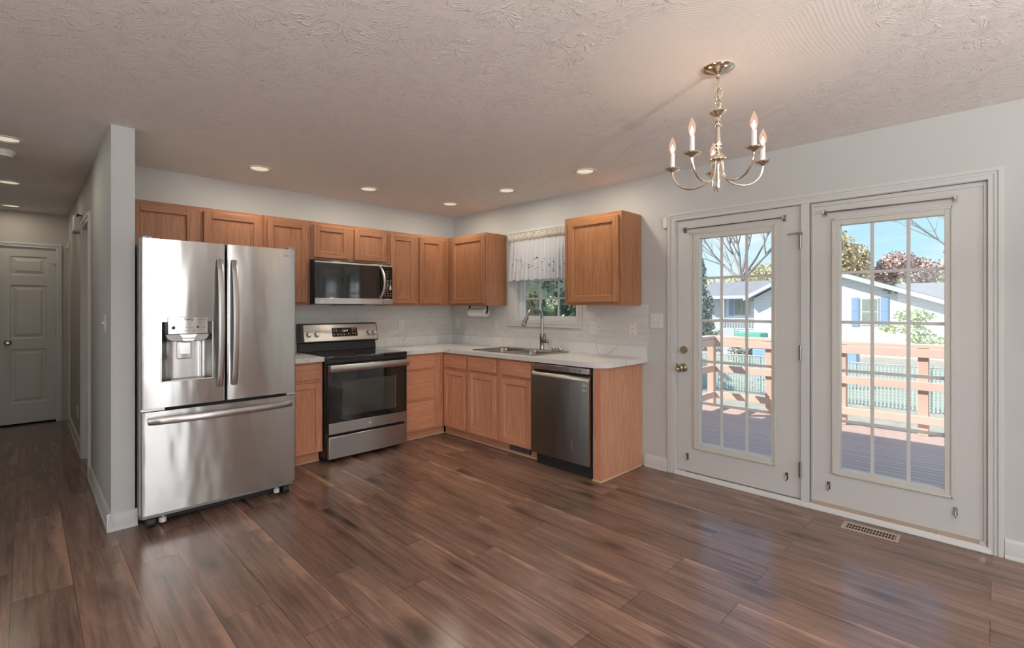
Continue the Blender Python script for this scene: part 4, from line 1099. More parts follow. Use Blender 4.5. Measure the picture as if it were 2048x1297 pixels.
vhandle(-2.826, ld); vhandle(-2.742, rd)
pts = []
for i in range(27):
    s_ = i/26; x = -3.200+(3.200-2.372)*s_; pts.append((x, FF-0.006-0.050*(1-(2*s_-1)**2)**0.55, 0.658))
MB().bar(pts, (0, 0, 1), 0.042, 0.018).build('handle', M['steels'], fz)
# dispenser
b = MB()
n = 20; vs = []; yb = FF+0.004
def rec(u):   # recess depth profile across the width: sloping sides, flat back
    if u < 0.22: return 0.058*math.sin(u/0.22*math.pi/2)
    if u > 0.78: return 0.058*math.sin((1-u)/0.22*math.pi/2)
    return 0.058
for i in range(n+1):
    u = i/n; x = rx0+(rx1-rx0)*u
    vs += [(x, yb+rec(u), rz0), (x, yb+rec(u), rz1)]
b.add(vs, [(2*i, 2*i+2, 2*i+3, 2*i+1) for i in range(n)])
top = [(rx0+(rx1-rx0)*i/n, yb+rec(i/n)) for i in range(n+1)]
k0 = len(vs)
b.add([(p[0], p[1], rz0+0.0) for p in top]+[(rx1, yb, rz0), (rx0, yb, rz0)], [tuple(range(n+3))])
b.add([(p[0], p[1], rz1-0.001) for p in top]+[(rx1, yb, rz1-0.001), (rx0, yb, rz1-0.001)], [tuple(range(n+3))])
dr = b.build('dispenser_recess', M['steels'], fr, smooth=40)
b = MB()
b.box(rx0-0.004, rx0+0.002, FF-0.004, FF+0.01, rz0, rz1).box(rx1-0.002, rx1+0.004, FF-0.004, FF+0.01, rz0, rz1).box(rx0-0.004, rx1+0.004, FF-0.004, FF+0.01, rz0-0.004, rz0+0.003)
b.build('dispenser_frame', M['bright'], fr, bevel=0.001)
dp = MB().prism([(-3.107, 1.176), (-2.894, 1.176), (-2.894, 1.284), (-3.107, 1.284)], FF-0.011, FF+0.03, 'y').build('control_panel', M['steel'], fr, bevel=0.003)
TF = lambda u, v, w: (u, FF-0.011-w, v)
text_part('lettering', 'ThinQ', 0.019, lambda a, c, w: TF(-3.000+a, 1.268+c, w+0.0003), M['ink'], dp, bold=0.0003)
text_part('lettering', 'InverterLinear', 0.0075, lambda a, c, w: TF(-2.930+a, 1.268+c, w+0.0003), M['ink'], dp)
b = MB(TF)
b.cyl((-3.078, 1.217, 0), (-3.078, 1.217, 0.0006), 0.010, 16).cyl((-2.950, 1.219, 0), (-2.950, 1.219, 0.0006), 0.006, 14)
for u in (-3.052, -3.040, -3.012, -2.990, -2.980, -2.915): b.box(u-0.006, u+0.005, 1.216, 1.2185, 0, 0.0006)
for u in (-3.018, -2.998, -2.972): b.box(u-0.005, u+0.005, 1.196, 1.198, 0, 0.0006)
b.build('icons', M['ink'], dp, smooth=0)
b = MB().prism([(rx0+0.018, 1.176), (rx1-0.018, 1.176), (rx1-0.030, 1.145), (rx1-0.055, 1.132), (rx0+0.055, 1.132), (rx0+0.030, 1.145)], FF-0.006, FF+0.058, 'y')
b.build('nozzle_housing', M['greymetal'], fr, bevel=0.003)
nz = MB().prism([(-3.050, 1.176), (-2.950, 1.176), (-2.966, 1.150), (-3.034, 1.150)], FF-0.016, FF-0.002, 'y').prism([(-3.038, 1.150), (-2.962, 1.150), (-2.972, 1.132), (-3.028, 1.132)], FF-0.013, FF-0.002, 'y').build('nozzle_button', M['bright'], fr, bevel=0.002)
b = MB().prism(rrect(-3.050, -2.972, 1.020, 1.130, 0.010), FF+0.036, FF+0.062, 'y')
pd = b.build('paddle', M['steel'], fr, bevel=0.003)
MB().prism(rrect(-3.041, -2.981, 1.048, 1.122, 0.004), FF+0.030, FF+0.036, 'y').build('paddle_face', M['bright'], pd, bevel=0.002)
MB().prism([(-3.09, FF+0.004), (-2.91, FF+0.004), (-2.93, FF+0.058), (-3.07, FF+0.058)], rz0+0.0005, rz0+0.010, 'z').build('drip_tray', M['greymetal'], fr, bevel=0.002)
# logo, hinges, feet
TL = lambda u, v, w: (u, FF-0.001-w, v)
lg = MB(TL).tube([(-2.4125+0.0095*math.cos(R(a)), 1.712+0.0095*math.sin(R(a)), 0.0008) for a in range(0, 360, 20)], 0.0011, 6, closed=True).cyl((-2.416, 1.7155, 0), (-2.416, 1.7155, 0.0014), 0.0018, 8).box(-2.4135, -2.4122, 1.706, 1.718, 0, 0.0014).box(-2.4122, -2.4075, 1.706, 1.7075, 0, 0.0014).build('logo', M['bright'], rd)
text_part('lettering', 'LG', 0.020, lambda a, c, w: TL(-2.386+a, 1.711+c, w), M['bright'], rd, bold=0.0006)
for x in (FX0+0.03, FX1-0.03):
    MB().box(x-0.024, x+0.024, -1.14, -1.02, 1.743, 1.772).cyl((x, -1.13, 1.735), (x, -1.13, 1.775), 0.014, 12).build('hinge_cover', M['greymetal'], fr, bevel=0.004)
    MB().box(x-0.03, x+0.09 if x < -3 else x+0.03, -1.135, -1.08, 0.714, 0.7315).build('middle_hinge', M['bright'], fr, bevel=0.002)
b = MB().box(FX0+0.01, FX1-0.01, -1.125, -1.06, 0.066, 0.090)
b.build('bottom_rail', M['greymetal'], fr, bevel=0.003)
MB().box(FX0+0.03, FX1-0.03, -1.05, -0.35, 0.02, 0.05).build('base', M['blackmat'], fr, smooth=0)
for x in (FX0+0.055, FX1-0.055):
    MB().cyl((x-0.02, -1.085, 0.0325), (x+0.02, -1.085, 0.0325), 0.032, 22).build('wheel', M['blackmat'], fr)
for x in (FX0+0.115, FX1-0.115):
    MB().lathe([(0.0, 0.022), (0.020, 0.022), (0.020, 0.050), (0.007, 0.052), (0.007, 0.067), (0.0, 0.067)], (x, -1.095, 0), 'z', 6).build('leveling_foot', M['white'], fr)
for x in (FX0+0.055, FX1-0.055):
    MB().cyl((x-0.02, -0.36, 0.0325), (x+0.02, -0.36, 0.0325), 0.032, 22).build('wheel', M['blackmat'], fr)

# ================================================================ ELECTRIC RANGE
SX_0, SX_1 = -1.900, -1.106
st = thing('electric_range', ((SX_0+SX_1)/2, -0.35, 0), 'stainless and black electric range with a glass cooktop and knobs on its back panel', 'stove')
b = MB().box(SX_0+0.002, SX_1-0.002, -0.645, -0.03, 0.03, 0.895)
b.build('body', M['black'], st, bevel=0.003)
b = MB().box(SX_0, SX_1, -0.690, -0.085, 0.893, 0.918)
ck = b.build('cooktop', M['glassblack'], st, bevel=0.005, seg=3)
MB().box(SX_0+0.002, SX_1-0.002, -0.688, -0.650, 0.858, 0.892).build('front_trim', M['black'], st, bevel=0.003)
def ringmark(x, y, r_):
    return MB().lathe([(r_-0.0015, 0.0), (r_+0.0015, 0.0), (r_+0.0015, 0.0004), (r_-0.0015, 0.0004), (r_-0.0015, 0.0)], (x, y, 0.9181), 'z', 48, cap=False).build('burner_ring', plain('burner_ring_grey', (0.12, 0.12, 0.12), 0.3), ck)
for x, y, r_ in ((-1.70, -0.50, 0.115), (-1.31, -0.50, 0.095), (-1.70, -0.23, 0.08), (-1.31, -0.23, 0.105)): ringmark(x, y, r_)
# backguard leaning slightly back
yb0, yb1 = -0.105, -0.085
b = MB().prism([(-0.02, 0.918), (-0.115, 0.918), (-0.105, 1.000), (-0.02, 1.000)], SX_0+0.008, SX_1-0.012, 'x')
b.build('backguard_base', M['black'], st, bevel=0.003)
b = MB().prism([(-0.015, 1.000), (-0.140, 1.004), (-0.096, 1.184), (-0.015, 1.186)], SX_0, SX_1+0.004, 'x')
bgd = b.build('backguard', M['black'], st, bevel=0.005)
# inclined control face frame
fa0 = Vector((0, -0.140, 1.004)); fa1 = Vector((0, -0.096, 1.184)); fv = (fa1-fa0).normalized(); fn = Vector((0, -fv.z, fv.y))
def TG(u, v, w): p = fa0+fv*v+fn*w; return (u, p.y, p.z)
cp = MB(TG).box(SX_0+0.028, SX_1-0.006, 0.012, 0.175, 0.0, 0.005).build('control_panel', M['steels'], st, bevel=0.002)
MB(TG).prism(rrect(-1.600, -1.330, 0.048, 0.142, 0.014), 0.005, 0.0095, 'z').build('panel_bezel', M['bright'], cp)
ds = MB(TG).prism(rrect(-1.597, -1.333, 0.051, 0.139, 0.012), 0.0095, 0.0115, 'z').build('display_panel', M['glassblack'], cp)
text_part('clock_digits', '12:19', 0.026, lambda a, c, w: TG(-1.463+a, 0.106+c, 0.0117+w), M['display'], st)
b = MB(TG)
for u, v_ in ((-1.578, 0.108), (-1.552, 0.108), (-1.578, 0.072), (-1.540, 0.072), (-1.505, 0.068), (-1.475, 0.070), (-1.430, 0.074), (-1.385, 0.110), (-1.358, 0.110), (-1.382, 0.078), (-1.356, 0.078)):
    b.box(u-0.006, u+0.006, v_-0.004, v_+0.004, 0.0116, 0.0121)
for u0_, u1_ in ((-1.586, -1.545), (-1.392, -1.350)): b.box(u0_, u1_, 0.127, 0.130, 0.0116, 0.0121)
b.build('button_marks', M['legend'], st, smooth=0)
for x in (-1.826, -1.748, -1.210, -1.148):
    b = MB(TG)
    b.add([(x+0.027*math.cos(2*math.pi*j/24), 0.078+0.027*math.sin(2*math.pi*j/24), w_) for w_ in (0.005, 0.010) for j in range(24)],
          [(j, (j+1) % 24, 24+(j+1) % 24, 24+j) for j in range(24)]+[tuple(range(24, 48)), tuple(range(24))])
    kb = b.build('knob', M['nickel'], st, smooth=40)
    b = MB(TG)
    rs = [(0.022, 0.010), (0.020, 0.030), (0.017, 0.034)]
    b.add([(x+r_*math.cos(2*math.pi*j/24), 0.078+r_*math.sin(2*math.pi*j/24), w_) for r_, w_ in rs for j in range(24)],
          [(i*24+j, i*24+(j+1) % 24, (i+1)*24+(j+1) % 24, (i+1)*24+j) for i in range(2) for j in range(24)]+[tuple(range(48, 72))])
    b.box(x-0.020, x+0.020, 0.0735, 0.0825, 0.030, 0.040)
    b.build('knob_cap', M['bright'], kb, smooth=40)
b = MB(TG)
for x in (-1.826, -1.748, -1.210, -1.148):
    for a in range(-40, 221, 26): b.box(x+0.036*math.cos(R(a))-0.0015, x+0.036*math.cos(R(a))+0.0015, 0.078+0.036*math.sin(R(a))-0.002, 0.078+0.036*math.sin(R(a))+0.002, 0.005, 0.0055)
b.build('dial_marks', M['ink'], st, smooth=0)
# oven door
YD = -0.690
od = MB().box(SX_0+0.008, SX_1-0.004, YD, -0.648, 0.252, 0.852).build('oven_door', M['black'], st, bevel=0.004)
MB().box(SX_0+0.018, SX_1-0.012, YD-0.003, YD, 0.345, 0.846).build('door_glass', M['glassblack'], od, bevel=0.001)
MB().box(SX_0+0.014, SX_1-0.008, YD-0.006, YD, 0.250, 0.342).build('lower_trim', M['steels'], od, bevel=0.002)
wnd = MB().box(-1.765, -1.240, YD-0.0042, YD-0.003, 0.395, 0.700).build('oven_window', plain('oven_window_glass', (0.045, 0.045, 0.04), 0.08, spec=0.7, var=0.35), od)
MB().box(-1.240, -1.2355, YD-0.0046, YD-0.003, 0.395, 0.700).build('window_edge', M['greymetal'], od)
TD = lambda u, v, w: (u, YD-0.006-w, v)
bd = MB(TD).cyl((-1.497, 0.297, 0), (-1.497, 0.297, 0.0018), 0.017, 26).build('badge', M['bright'], od)
text_part('lettering', 'GE', 0.017, lambda a, c, w: TD(-1.497+a, 0.297+c, 0.0019+w), M['greymetal'], od)
hb = MB().bar([(SX_0+0.012, YD-0.040, 0.818), (SX_0+0.2, YD-0.046, 0.818), (-1.5, YD-0.048, 0.818), (SX_1-0.2, YD-0.046, 0.818), (SX_1-0.006, YD-0.040, 0.818)], (0, 0, 1), 0.058, 0.020)
hb.box(SX_0+0.012, SX_0+0.036, YD-0.040, YD, 0.792, 0.844).box(SX_1-0.030, SX_1-0.006, YD-0.040, YD, 0.792, 0.844)
hb.build('handle', M['steels'], od)
MB().box(SX_0+0.030, SX_0+0.0305, YD-0.041, YD, 0.80, 0.838).build('handle_slot', M['darkgap'], od)
MB().box(SX_0+0.014, SX_1-0.006, YD-0.004, -0.648, 0.034, 0.226).build('storage_drawer', M['steels'], st, bevel=0.005)
for x in (SX_0+0.05, SX_1-0.05):
    for y in (-0.60, -0.10): MB().cyl((x, y, 0.0005), (x, y, 0.031), 0.016, 12).build('foot', M['blackmat'], st)

# ================================================================ MICROWAVE over the range
MX0, MX1, MZ0, MZ1, MY = -1.886, -1.0925, 1.371, 1.765, -0.400
mw = thing('microwave_oven', ((MX0+MX1)/2, -0.2, MZ0), 'black over-the-range microwave with a steel strip and curved handle', 'microwave')
MB().box(MX0, MX1, MY+0.03, -0.009, MZ0+0.012, MZ1+0.014).build('body', M['black'], mw, bevel=0.003)
MB().box(MX0+0.02, MX1-0.02, MY+0.03, -0.05, MZ0-0.001, MZ0+0.012).build('underside', M['greymetal'], mw, bevel=0.002)
MB().box(MX0+0.20, MX0+0.50, MY+0.02, MY+0.10, MZ0-0.007, MZ0-0.001).build('vent_lip', M['blackmat'], mw, bevel=0.002)
xs = -1.198
md = MB().box(MX0, xs, MY, MY+0.029, MZ0+0.004, MZ1).build('door', M['black'], mw, bevel=0.003)
MB().box(MX0+0.004, xs-0.004, MY-0.003, MY, MZ0+0.062, MZ1-0.018).build('door_glass', M['glassblack'], md, bevel=0.001)
MB().box(MX0+0.002, xs-0.001, MY-0.005, MY, MZ0+0.004, MZ0+0.058).build('steel_strip', M['steels'], md, bevel=0.0015)
MB().box(MX0+0.002, xs-0.001, MY-0.005, MY, MZ1-0.015, MZ1).build('top_strip', M['steels'], md, bevel=0.0015)
TM = lambda u, v, w: (u, MY-0.005-w, v)
MB(TM).tube([(-1.842+0.0085*math.cos(R(a)), 1.402+0.0085*math.sin(R(a)), 0.0005) for a in range(0, 360, 24)], 0.001, 6, closed=True).build('logo', M['bright'], md)
text_part('lettering', 'LG', 0.019, lambda a, c, w: TM(-1.812+a, 1.402+c, w), M['bright'], md, bold=0.0005)
pts = []
for i in range(17):
    s_ = i/16; pts.append((-1.230+0.026*(1-(2*s_-1)**2), MY-0.005-0.042*(1-(2*s_-1)**2)**0.8, MZ0+0.065+(0.310)*s_))
MB().bar(pts, (1, 0, 0), 0.026, 0.014).build('handle', M['steels'], md)
pn = MB().box(xs+0.0015, MX1, MY, MY+0.029, MZ0+0.004, MZ1).build('control_panel', M['glassblack'], mw, bevel=0.003)
MB().box(xs+0.003, MX1-0.001, MY-0.005, MY, MZ0+0.004, MZ0+0.058).build('steel_strip', M['steels'], pn, bevel=0.0015)
MB().box(xs+0.003, MX1-0.001, MY-0.005, MY, MZ1-0.015, MZ1).build('top_strip', M['steels'], pn, bevel=0.0015)
b = MB(lambda u, v, w: (u, MY-w, v))
for rI, v_ in enumerate((1.612, 1.598, 1.578, 1.562, 1.546, 1.530, 1.516, 1.500, 1.480, 1.458)):
    for c_ in range(3):
        u = xs+0.022+c_*0.031
        if 4 <= rI <= 7: u = xs+0.018+c_*0.017
        sz = 0.0068 if rI in (0, 1, 2, 3, 8, 9) else 0.0026
        b.box(u-sz, u+sz, v_-0.0028, v_+0.0028, 0, 0.0007)
for v_ in (1.70, 1.68, 1.66, 1.64): b.box(xs+0.03, xs+0.034, v_, v_+0.006, 0, 0.0007).box(xs+0.05, xs+0.054, v_, v_+0.006, 0, 0.0007)
b.build('button_marks', M['legend'], pn, smooth=0)
MB(lambda u, v, w: (u, MY-w, v)).prism(rrect(xs+0.072, xs+0.092, 1.518, 1.556, 0.003), 0, 0.001, 'z').build('start_button', M['legend'], pn)

# ================================================================ DISHWASHER
dw = thing('dishwasher', (-0.33, -2.212, 0), 'dark stainless dishwasher with a pocket handle between sink cabinet and end panel', 'dishwasher')
MB().box(-0.600, -0.06, -2.512, -1.912, 0.10, 0.868).build('body', M['greymetal'], dw, smooth=0)
DX = -0.655
MB().box(DX, -0.604, -2.508, -1.908, 0.822, 0.868).build('control_strip', M['steels'], dw, bevel=0.003)
TW = lambda u, v, w: (DX-w, u, v)
poly = [(-0.604, 0.108), (-0.604, 0.820), (-0.618, 0.820), (DX+0.030, 0.816), (DX+0.002, 0.772), (DX, 0.766), (DX, 0.112), (DX+0.004, 0.108)]
dd = MB().prism([(p[0], p[1]) for p in poly], 0, 1, 'z')
vs = [(p[0], y, p[1]) for y in (-2.508, -1.908) for p in poly]; n_ = len(poly)
dd = MB().add(vs, [(i, (i+1) % n_, n_+(i+1) % n_, n_+i) for i in range(n_)]+[tuple(range(n_)), tuple(range(n_, 2*n_))])
ddo = dd.build('door', M['steeld'], dw, bevel=0.002)
MB().box(DX-0.0008, DX, -2.488, -2.448, 0.692, 0.752).build('sticker', M['gravelgrey'], ddo, smooth=0)
TS = lambda u, v, w: (DX-0.0009-w, u, v)
# letters read left to right towards -Y on this wall
text_part('lettering', '10', 0.034, lambda a, c, w: TS(-2.468-a, 0.712+c, w), M['ink'], ddo, bold=0.001)
text_part('lettering', 'INVERTER', 0.0075, lambda a, c, w: TS(-2.468-a, 0.742+c, w), M['ink'], ddo)
b = MB(TW)
for i in range(9): b.box(-2.02-i*0.028-0.009, -2.02-i*0.028, 0.842, 0.8445, 0, 0.0006)
for i in range(7): b.box(-2.285-i*0.019-0.003, -2.285-i*0.019, 0.838, 0.850, 0, 0.0006)
b.box(-2.436, -2.420, 0.838, 0.849, 0, 0.0006)
b.build('control_marks', M['ink'], dw, smooth=0)
MB(TW).cyl((-1.928, 0.846, 0), (-1.928, 0.846, 0.0008), 0.006, 14).box(-1.956, -1.952, 0.838, 0.842, 0, 0.0008).build('power_mark', M['bright'], dw)
MB().box(-0.585, -0.10, -2.512, -1.912, 0.002, 0.100).build('kick_plate', M['blackmat'], dw, smooth=0)
MB().box(DX-0.0006, DX, -2.348, -2.346, 0.21, 0.30).build('scratch', M['bright'], ddo, smooth=0)

# ================================================================ FLOOR REGISTER
fv_ = thing('floor_register', (-0.148, -4.197, 0.0), 'tan metal floor register in front of the right patio door', 'vent')
b = MB().box(-0.212, -0.084, -4.336, -4.318, 0.0003, 0.005).box(-0.212, -0.084, -4.076, -4.058, 0.0003, 0.005).box(-0.212, -0.188, -4.318, -4.076, 0.0003, 0.005).box(-0.108, -0.084, -4.318, -4.076, 0.0003, 0.005)
b.build('frame', M['registr'], fv_, bevel=0.0015)
MB().box(-0.188, -0.108, -4.318, -4.076, 0.0003, 0.0012).build('duct_opening', M['darkgap'], fv_, smooth=0)  # flat dark sheet painted as the shade inside the duct
b = MB()
for i in range(17): 
    y = -4.314+i*0.0146; b.box(-0.188, -0.108, y, y+0.004, 0.0012, 0.0042)
b.box(-0.150, -0.146, -4.318, -4.076, 0.0012, 0.004)
b.build('louvers', M['registr'], fv_, smooth=0)

# ================================================================ OUTSIDE
GZ = -1.43
b = MB()
nx, ny = 40, 40; vs = []
for i in range(nx+1):
    for j in range(ny+1):
        x = 0.3+(i/nx)**1.6*75; y = -45+95*j/ny
        z = GZ+0.05*math.sin(x*1.3)*math.cos(y*0.9)
        vs.append((x, y, z))
b.add(vs, [(i*(ny+1)+j, (i+1)*(ny+1)+j, (i+1)*(ny+1)+j+1, i*(ny+1)+j+1) for i in range(nx) for j in range(ny)])
struct('ground', b, M['gravel'])
struct('wall_foundation', MB().box(0.02, 0.14, YS, HY, GZ-0.1, 0.0), M['siding'], smooth=0)
DKX, DKZ = 3.30, -0.05
struct('deck', MB().box(0.145, DKX, -8.2, -1.75, DKZ-0.04, DKZ), M['deck'], origin=(0, 0, 0), smooth=0)
b = MB().box(DKX-0.04, DKX, -8.2, -1.75, DKZ-0.26, DKZ-0.04).box(0.145, DKX, -1.79, -1.75, DKZ-0.26, DKZ-0.04)
for y in (-7.6, -5.5, -3.4, -1.85):
    b.box(DKX-0.14, DKX-0.05, y-0.045, y+0.045, GZ, DKZ-0.04)
struct('deck_frame', b, [M['railv']], smooth=0)
rl = thing('deck_railing', (3.2, -4.0, DKZ), 'reddish wooden deck railing with three rails outside the patio doors', 'railing')
XR = 3.20; YL = -1.845
posts = [YL, -2.615, -3.415, -4.16, -4.93, -5.70, -6.5, -7.3, -8.1]
for y in posts: MB().box(XR-0.045, XR+0.045, y-0.045, y+0.045, DKZ+0.0005, 0.90).build('post', M['railv'], rl, bevel=0.004)
for x in (2.3, 1.25, 0.24): MB().box(x-0.045, x+0.045, YL-0.045, YL+0.045, DKZ+0.0005, 0.90).build('post', M['railv'], rl, bevel=0.004)
MB().box(XR-0.075, XR+0.075, -8.2, YL+0.075, 0.9005, 0.942).build('cap_rail', M['rail'], rl, bevel=0.005)
MB().box(0.16, XR-0.076, YL-0.075, YL+0.075, 0.9005, 0.942).build('cap_rail', M['rail'], rl, bevel=0.005)
for z0, z1 in ((0.80, 0.895), (0.445, 0.535), (0.080, 0.165)):
    MB().box(XR-0.085, XR-0.0455, -8.2, YL-0.046, z0, z1).build('rail', M['rail'], rl, bevel=0.003)
    MB().box(0.16, XR-0.046, YL-0.084, YL-0.0455, z0, z1).build('rail', M['rail'], rl, bevel=0.003)

# chain-link fence with privacy slats
FXN = 13.0
fc = thing('chain_link_fence', (FXN, 0, GZ), 'galvanised chain-link fence with pale green privacy slats beyond the deck', 'fence')
fy0, fy1, fh = -5.6, 7.0, 1.20
b = MB()
s_ = 0.085; r_ = 0.009
y = fy0-fh
def wirebox(b, p, q, r_):
    p, q = Vector(p), Vector(q); d = (q-p).normalized(); n1 = Vector((1, 0, 0)); n2 = d.cross(n1)
    vs = [p+n1*r_*a+n2*r_*c for a, c in ((1, 0), (-0.5, 0.87), (-0.5, -0.87))]+[q+n1*r_*a+n2*r_*c for a, c in ((1, 0), (-0.5, 0.87), (-0.5, -0.87))]
    b.add([tuple(v) for v in vs], [(0, 1, 4, 3), (1, 2, 5, 4), (2, 0, 3, 5)])
while y < fy1:
    a0, a1 = max(y, fy0), min(y+fh, fy1)
    if a1 > a0:
        wirebox(b, (FXN-0.012, a0, GZ+(a0-y)), (FXN-0.012, a1, GZ+(a1-y)), r_)
        wirebox(b, (FXN+0.012, a0, GZ+fh-(a0-y)), (FXN+0.012, a1, GZ+fh-(a1-y)), r_)
    y += s_
b.build('wire_mesh', M['wire'], fc, smooth=0)
b = MB(); y = fy0
while y < fy1:
    b.box(FXN-0.004, FXN+0.004, y, y+0.040, GZ+0.03+rnd.uniform(0, 0.03), GZ+fh-0.04); y += s_
tag(b.build('privacy_slats', M['slatgreen'], fc, smooth=0), 'pale green vertical slats')
for y in (-5.6, -3.5, -1.4, 0.7, 2.8, 4.9, 7.0): MB().cyl((FXN+0.05, y, GZ-0.02), (FXN+0.05, y, GZ+fh+0.05), 0.03, 10).build('post', M['wire'], fc)
MB().cyl((FXN+0.02, fy0, GZ+fh), (FXN+0.02, fy1, GZ+fh), 0.02, 8).build('top_rail', M['wire'], fc)

# neighbour's house
HXF = 30.0
nh = thing('neighbor_house', (HXF+4, 3.0, GZ), "neighbour's white sided house with a grey roof seen across the yard", 'house')
pk = (3.36, 3.72)
b = MB().prism([(6.6, GZ), (6.6, 1.95), pk, (-4.3, 0.95), (-4.3, GZ)], HXF, HXF+9, 'x')
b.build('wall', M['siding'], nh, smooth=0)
b = MB()
for (a, c) in (((7.05, 1.78), pk), (pk, (-4.9, 0.72))):
    (ya, za), (yb, zb_) = a, c
    b.prism([(ya, za+0.02), (yb, zb_+0.02), (yb, zb_+0.20), (ya, za+0.20)], HXF-0.6, HXF+9.4, 'x')
b.build('roof', M['shingle'], nh, smooth=0)
b = MB()
for (a, c) in (((7.05, 1.78), pk), (pk, (-4.9, 0.72))):
    (ya, za), (yb, zb_) = a, c
    b.prism([(ya, za), (yb, zb_), (yb, zb_+0.24), (ya, za+0.24)], HXF-0.66, HXF-0.61, 'x')
b.build('rake_board', M['vinyl'], nh, smooth=0)
wn = MB().box(HXF-0.05, HXF+0.02, 0.02, 0.84, 0.33, 1.88).build('window', M['vinyl'], nh, bevel=0.01)
MB().box(HXF-0.06, HXF-0.05, 0.09, 0.77, 0.41, 1.08).box(HXF-0.06, HXF-0.05, 0.09, 0.77, 1.14, 1.81).build('pane', M['winpane'], wn, smooth=0)
for y0, y1 in ((-0.43, -0.07), (0.92, 1.28)):
    sh = MB().box(HXF-0.06, HXF-0.005, y0, y1, 0.28, 1.90).build('shutter', M['shutter'], nh, bevel=0.01)
    MB().box(HXF-0.068, HXF-0.060, y0+0.05, y1-0.05, 0.36, 1.05).box(HXF-0.068, HXF-0.060, y0+0.05, y1-0.05, 1.12, 1.82).build('shutter_panel', M['shutter'], sh, bevel=0.01)
b = MB().box(HXF-0.25, HXF, -1.0, -0.2, 2.25, 2.32).box(HXF-0.35, HXF-0.2, -0.55, -0.42, 2.1, 2.25).box(HXF-0.35, HXF-0.2, -0.85, -0.72, 2.1, 2.25)
b.build('flood_light', M['greymetal'], nh, smooth=0)
# set-back wing with a porch
MB().box(HXF+3.0, HXF+9, 6.6, 11.2, GZ, 2.05).build('wing_wall', M['siding'], nh, smooth=0)
b = MB().prism([(HXF+1.2, 2.05), (HXF+1.2, 2.15), (HXF+5.5, 3.35), (HXF+9.5, 2.15), (HXF+9.5, 2.05)], 5.0, 11.6, 'y')
b.build('wing_roof', M['shingle'], nh, smooth=0)
MB().box(HXF+1.1, HXF+1.2, 6.5, 11.65, 1.96, 2.18).build('gutter', M['vinyl'], nh, smooth=0)
XQ = HXF+2.99
for y0, y1 in ((6.9, 7.6), (7.9, 9.0)):
    q = MB().box(XQ-0.06, XQ, y0, y1, 0.75, 1.95).build('window', M['vinyl'], nh, bevel=0.01)
    ym = (y0+y1)/2
    MB().box(XQ-0.075, XQ-0.062, y0+0.07, ym-0.03, 0.83, 1.87).box(XQ-0.075, XQ-0.062, ym+0.03, y1-0.07, 0.83, 1.87).build('pane', M['winpane'], q, smooth=0)
MB().box(XQ-0.04, XQ, 9.05, 9.35, 0.75, 1.95).build('shutter', M['shutter'], nh, bevel=0.01)
q = MB().box(XQ-0.05, XQ, 9.6, 10.5, -0.2, 1.9).build('house_door', M['vinyl'], nh, bevel=0.01)
b = MB().box(HXF+1.0, HXF+3.0, 6.7, 11.4, -0.35, -0.20)
b.build('porch_floor', M['vinyl'], nh, smooth=0)
b = MB().box(HXF+1.0, HXF+1.1, 6.7, 11.3, 0.55, 0.63).box(HXF+1.02, HXF+1.08, 6.7, 11.3, -0.12, -0.06)
y = 6.75
while y < 11.3: b.box(HXF+1.03, HXF+1.07, y, y+0.04, -0.06, 0.55); y += 0.18
b.build('porch_railing', M['vinyl'], nh, smooth=0)
for y in (6.75, 9.0, 11.2): MB().box(HXF+1.15, HXF+1.27, y, y+0.12, GZ, 2.05).build('porch_post', M['vinyl'], nh, smooth=0)
# second roof further right
h2 = thing('house', (43, -7, GZ), 'far low building with a broad grey roof behind the sided house', 'house')
MB().box(41.0, 45.0, -16, 0.3, GZ, 1.0).build('wall', M['siding'], h2, smooth=0)
MB().prism([(40.6, 0.9), (40.6, 1.05), (43, 3.15), (45.6, 1.05), (45.6, 0.9)], -16.4, 0.8, 'y').build('roof', M['shingle'], h2, smooth=0)
# yard clutter
b = MB().prism(rrect(4.55, 6.4, GZ, GZ+1.35, 0.12), 25.0, 26.2, 'x'); tag(b.build('storage_bin', M['tarp'], bevel=0.03), 'teal green box standing in front of the neighbour porch', 'storage box')
def bin_(name, x, y, sx, sy, h, mat, lb, cat):
    r = thing(name, (x, y, GZ), lb, cat)
    MB().box(x-sx/2, x+sx/2, y-sy/2, y+sy/2, GZ+0.06, GZ+h*0.8).build('tub', mat, r, bevel=0.04, seg=3)
    MB().box(x-sx/2-0.02, x+sx/2+0.02, y-sy/2-0.02, y+sy/2+0.02, GZ+h*0.8, GZ+h*0.9).build('lid', M['vinyl'], r, bevel=0.03, seg=3)
bin_('plastic_tub', 16.2, 1.62, 0.6, 0.6, 1.52, M['blue'], 'blue tub with a white lid behind the fence, seen through the left door', 'tub')
bin_('plastic_tub', 16.5, -1.15, 0.5, 0.36, 1.62, M['blue'], 'small blue and white tub behind the fence, seen through the right door', 'tub')
b = MB()
b.box(19.0, 19.05, 3.75, 4.25, GZ, GZ+1.85)
tag(b.build('leaning_board', M['vinyl'], bevel=0.01), 'white board standing upright behind the fence left of the blue tub', 'board')

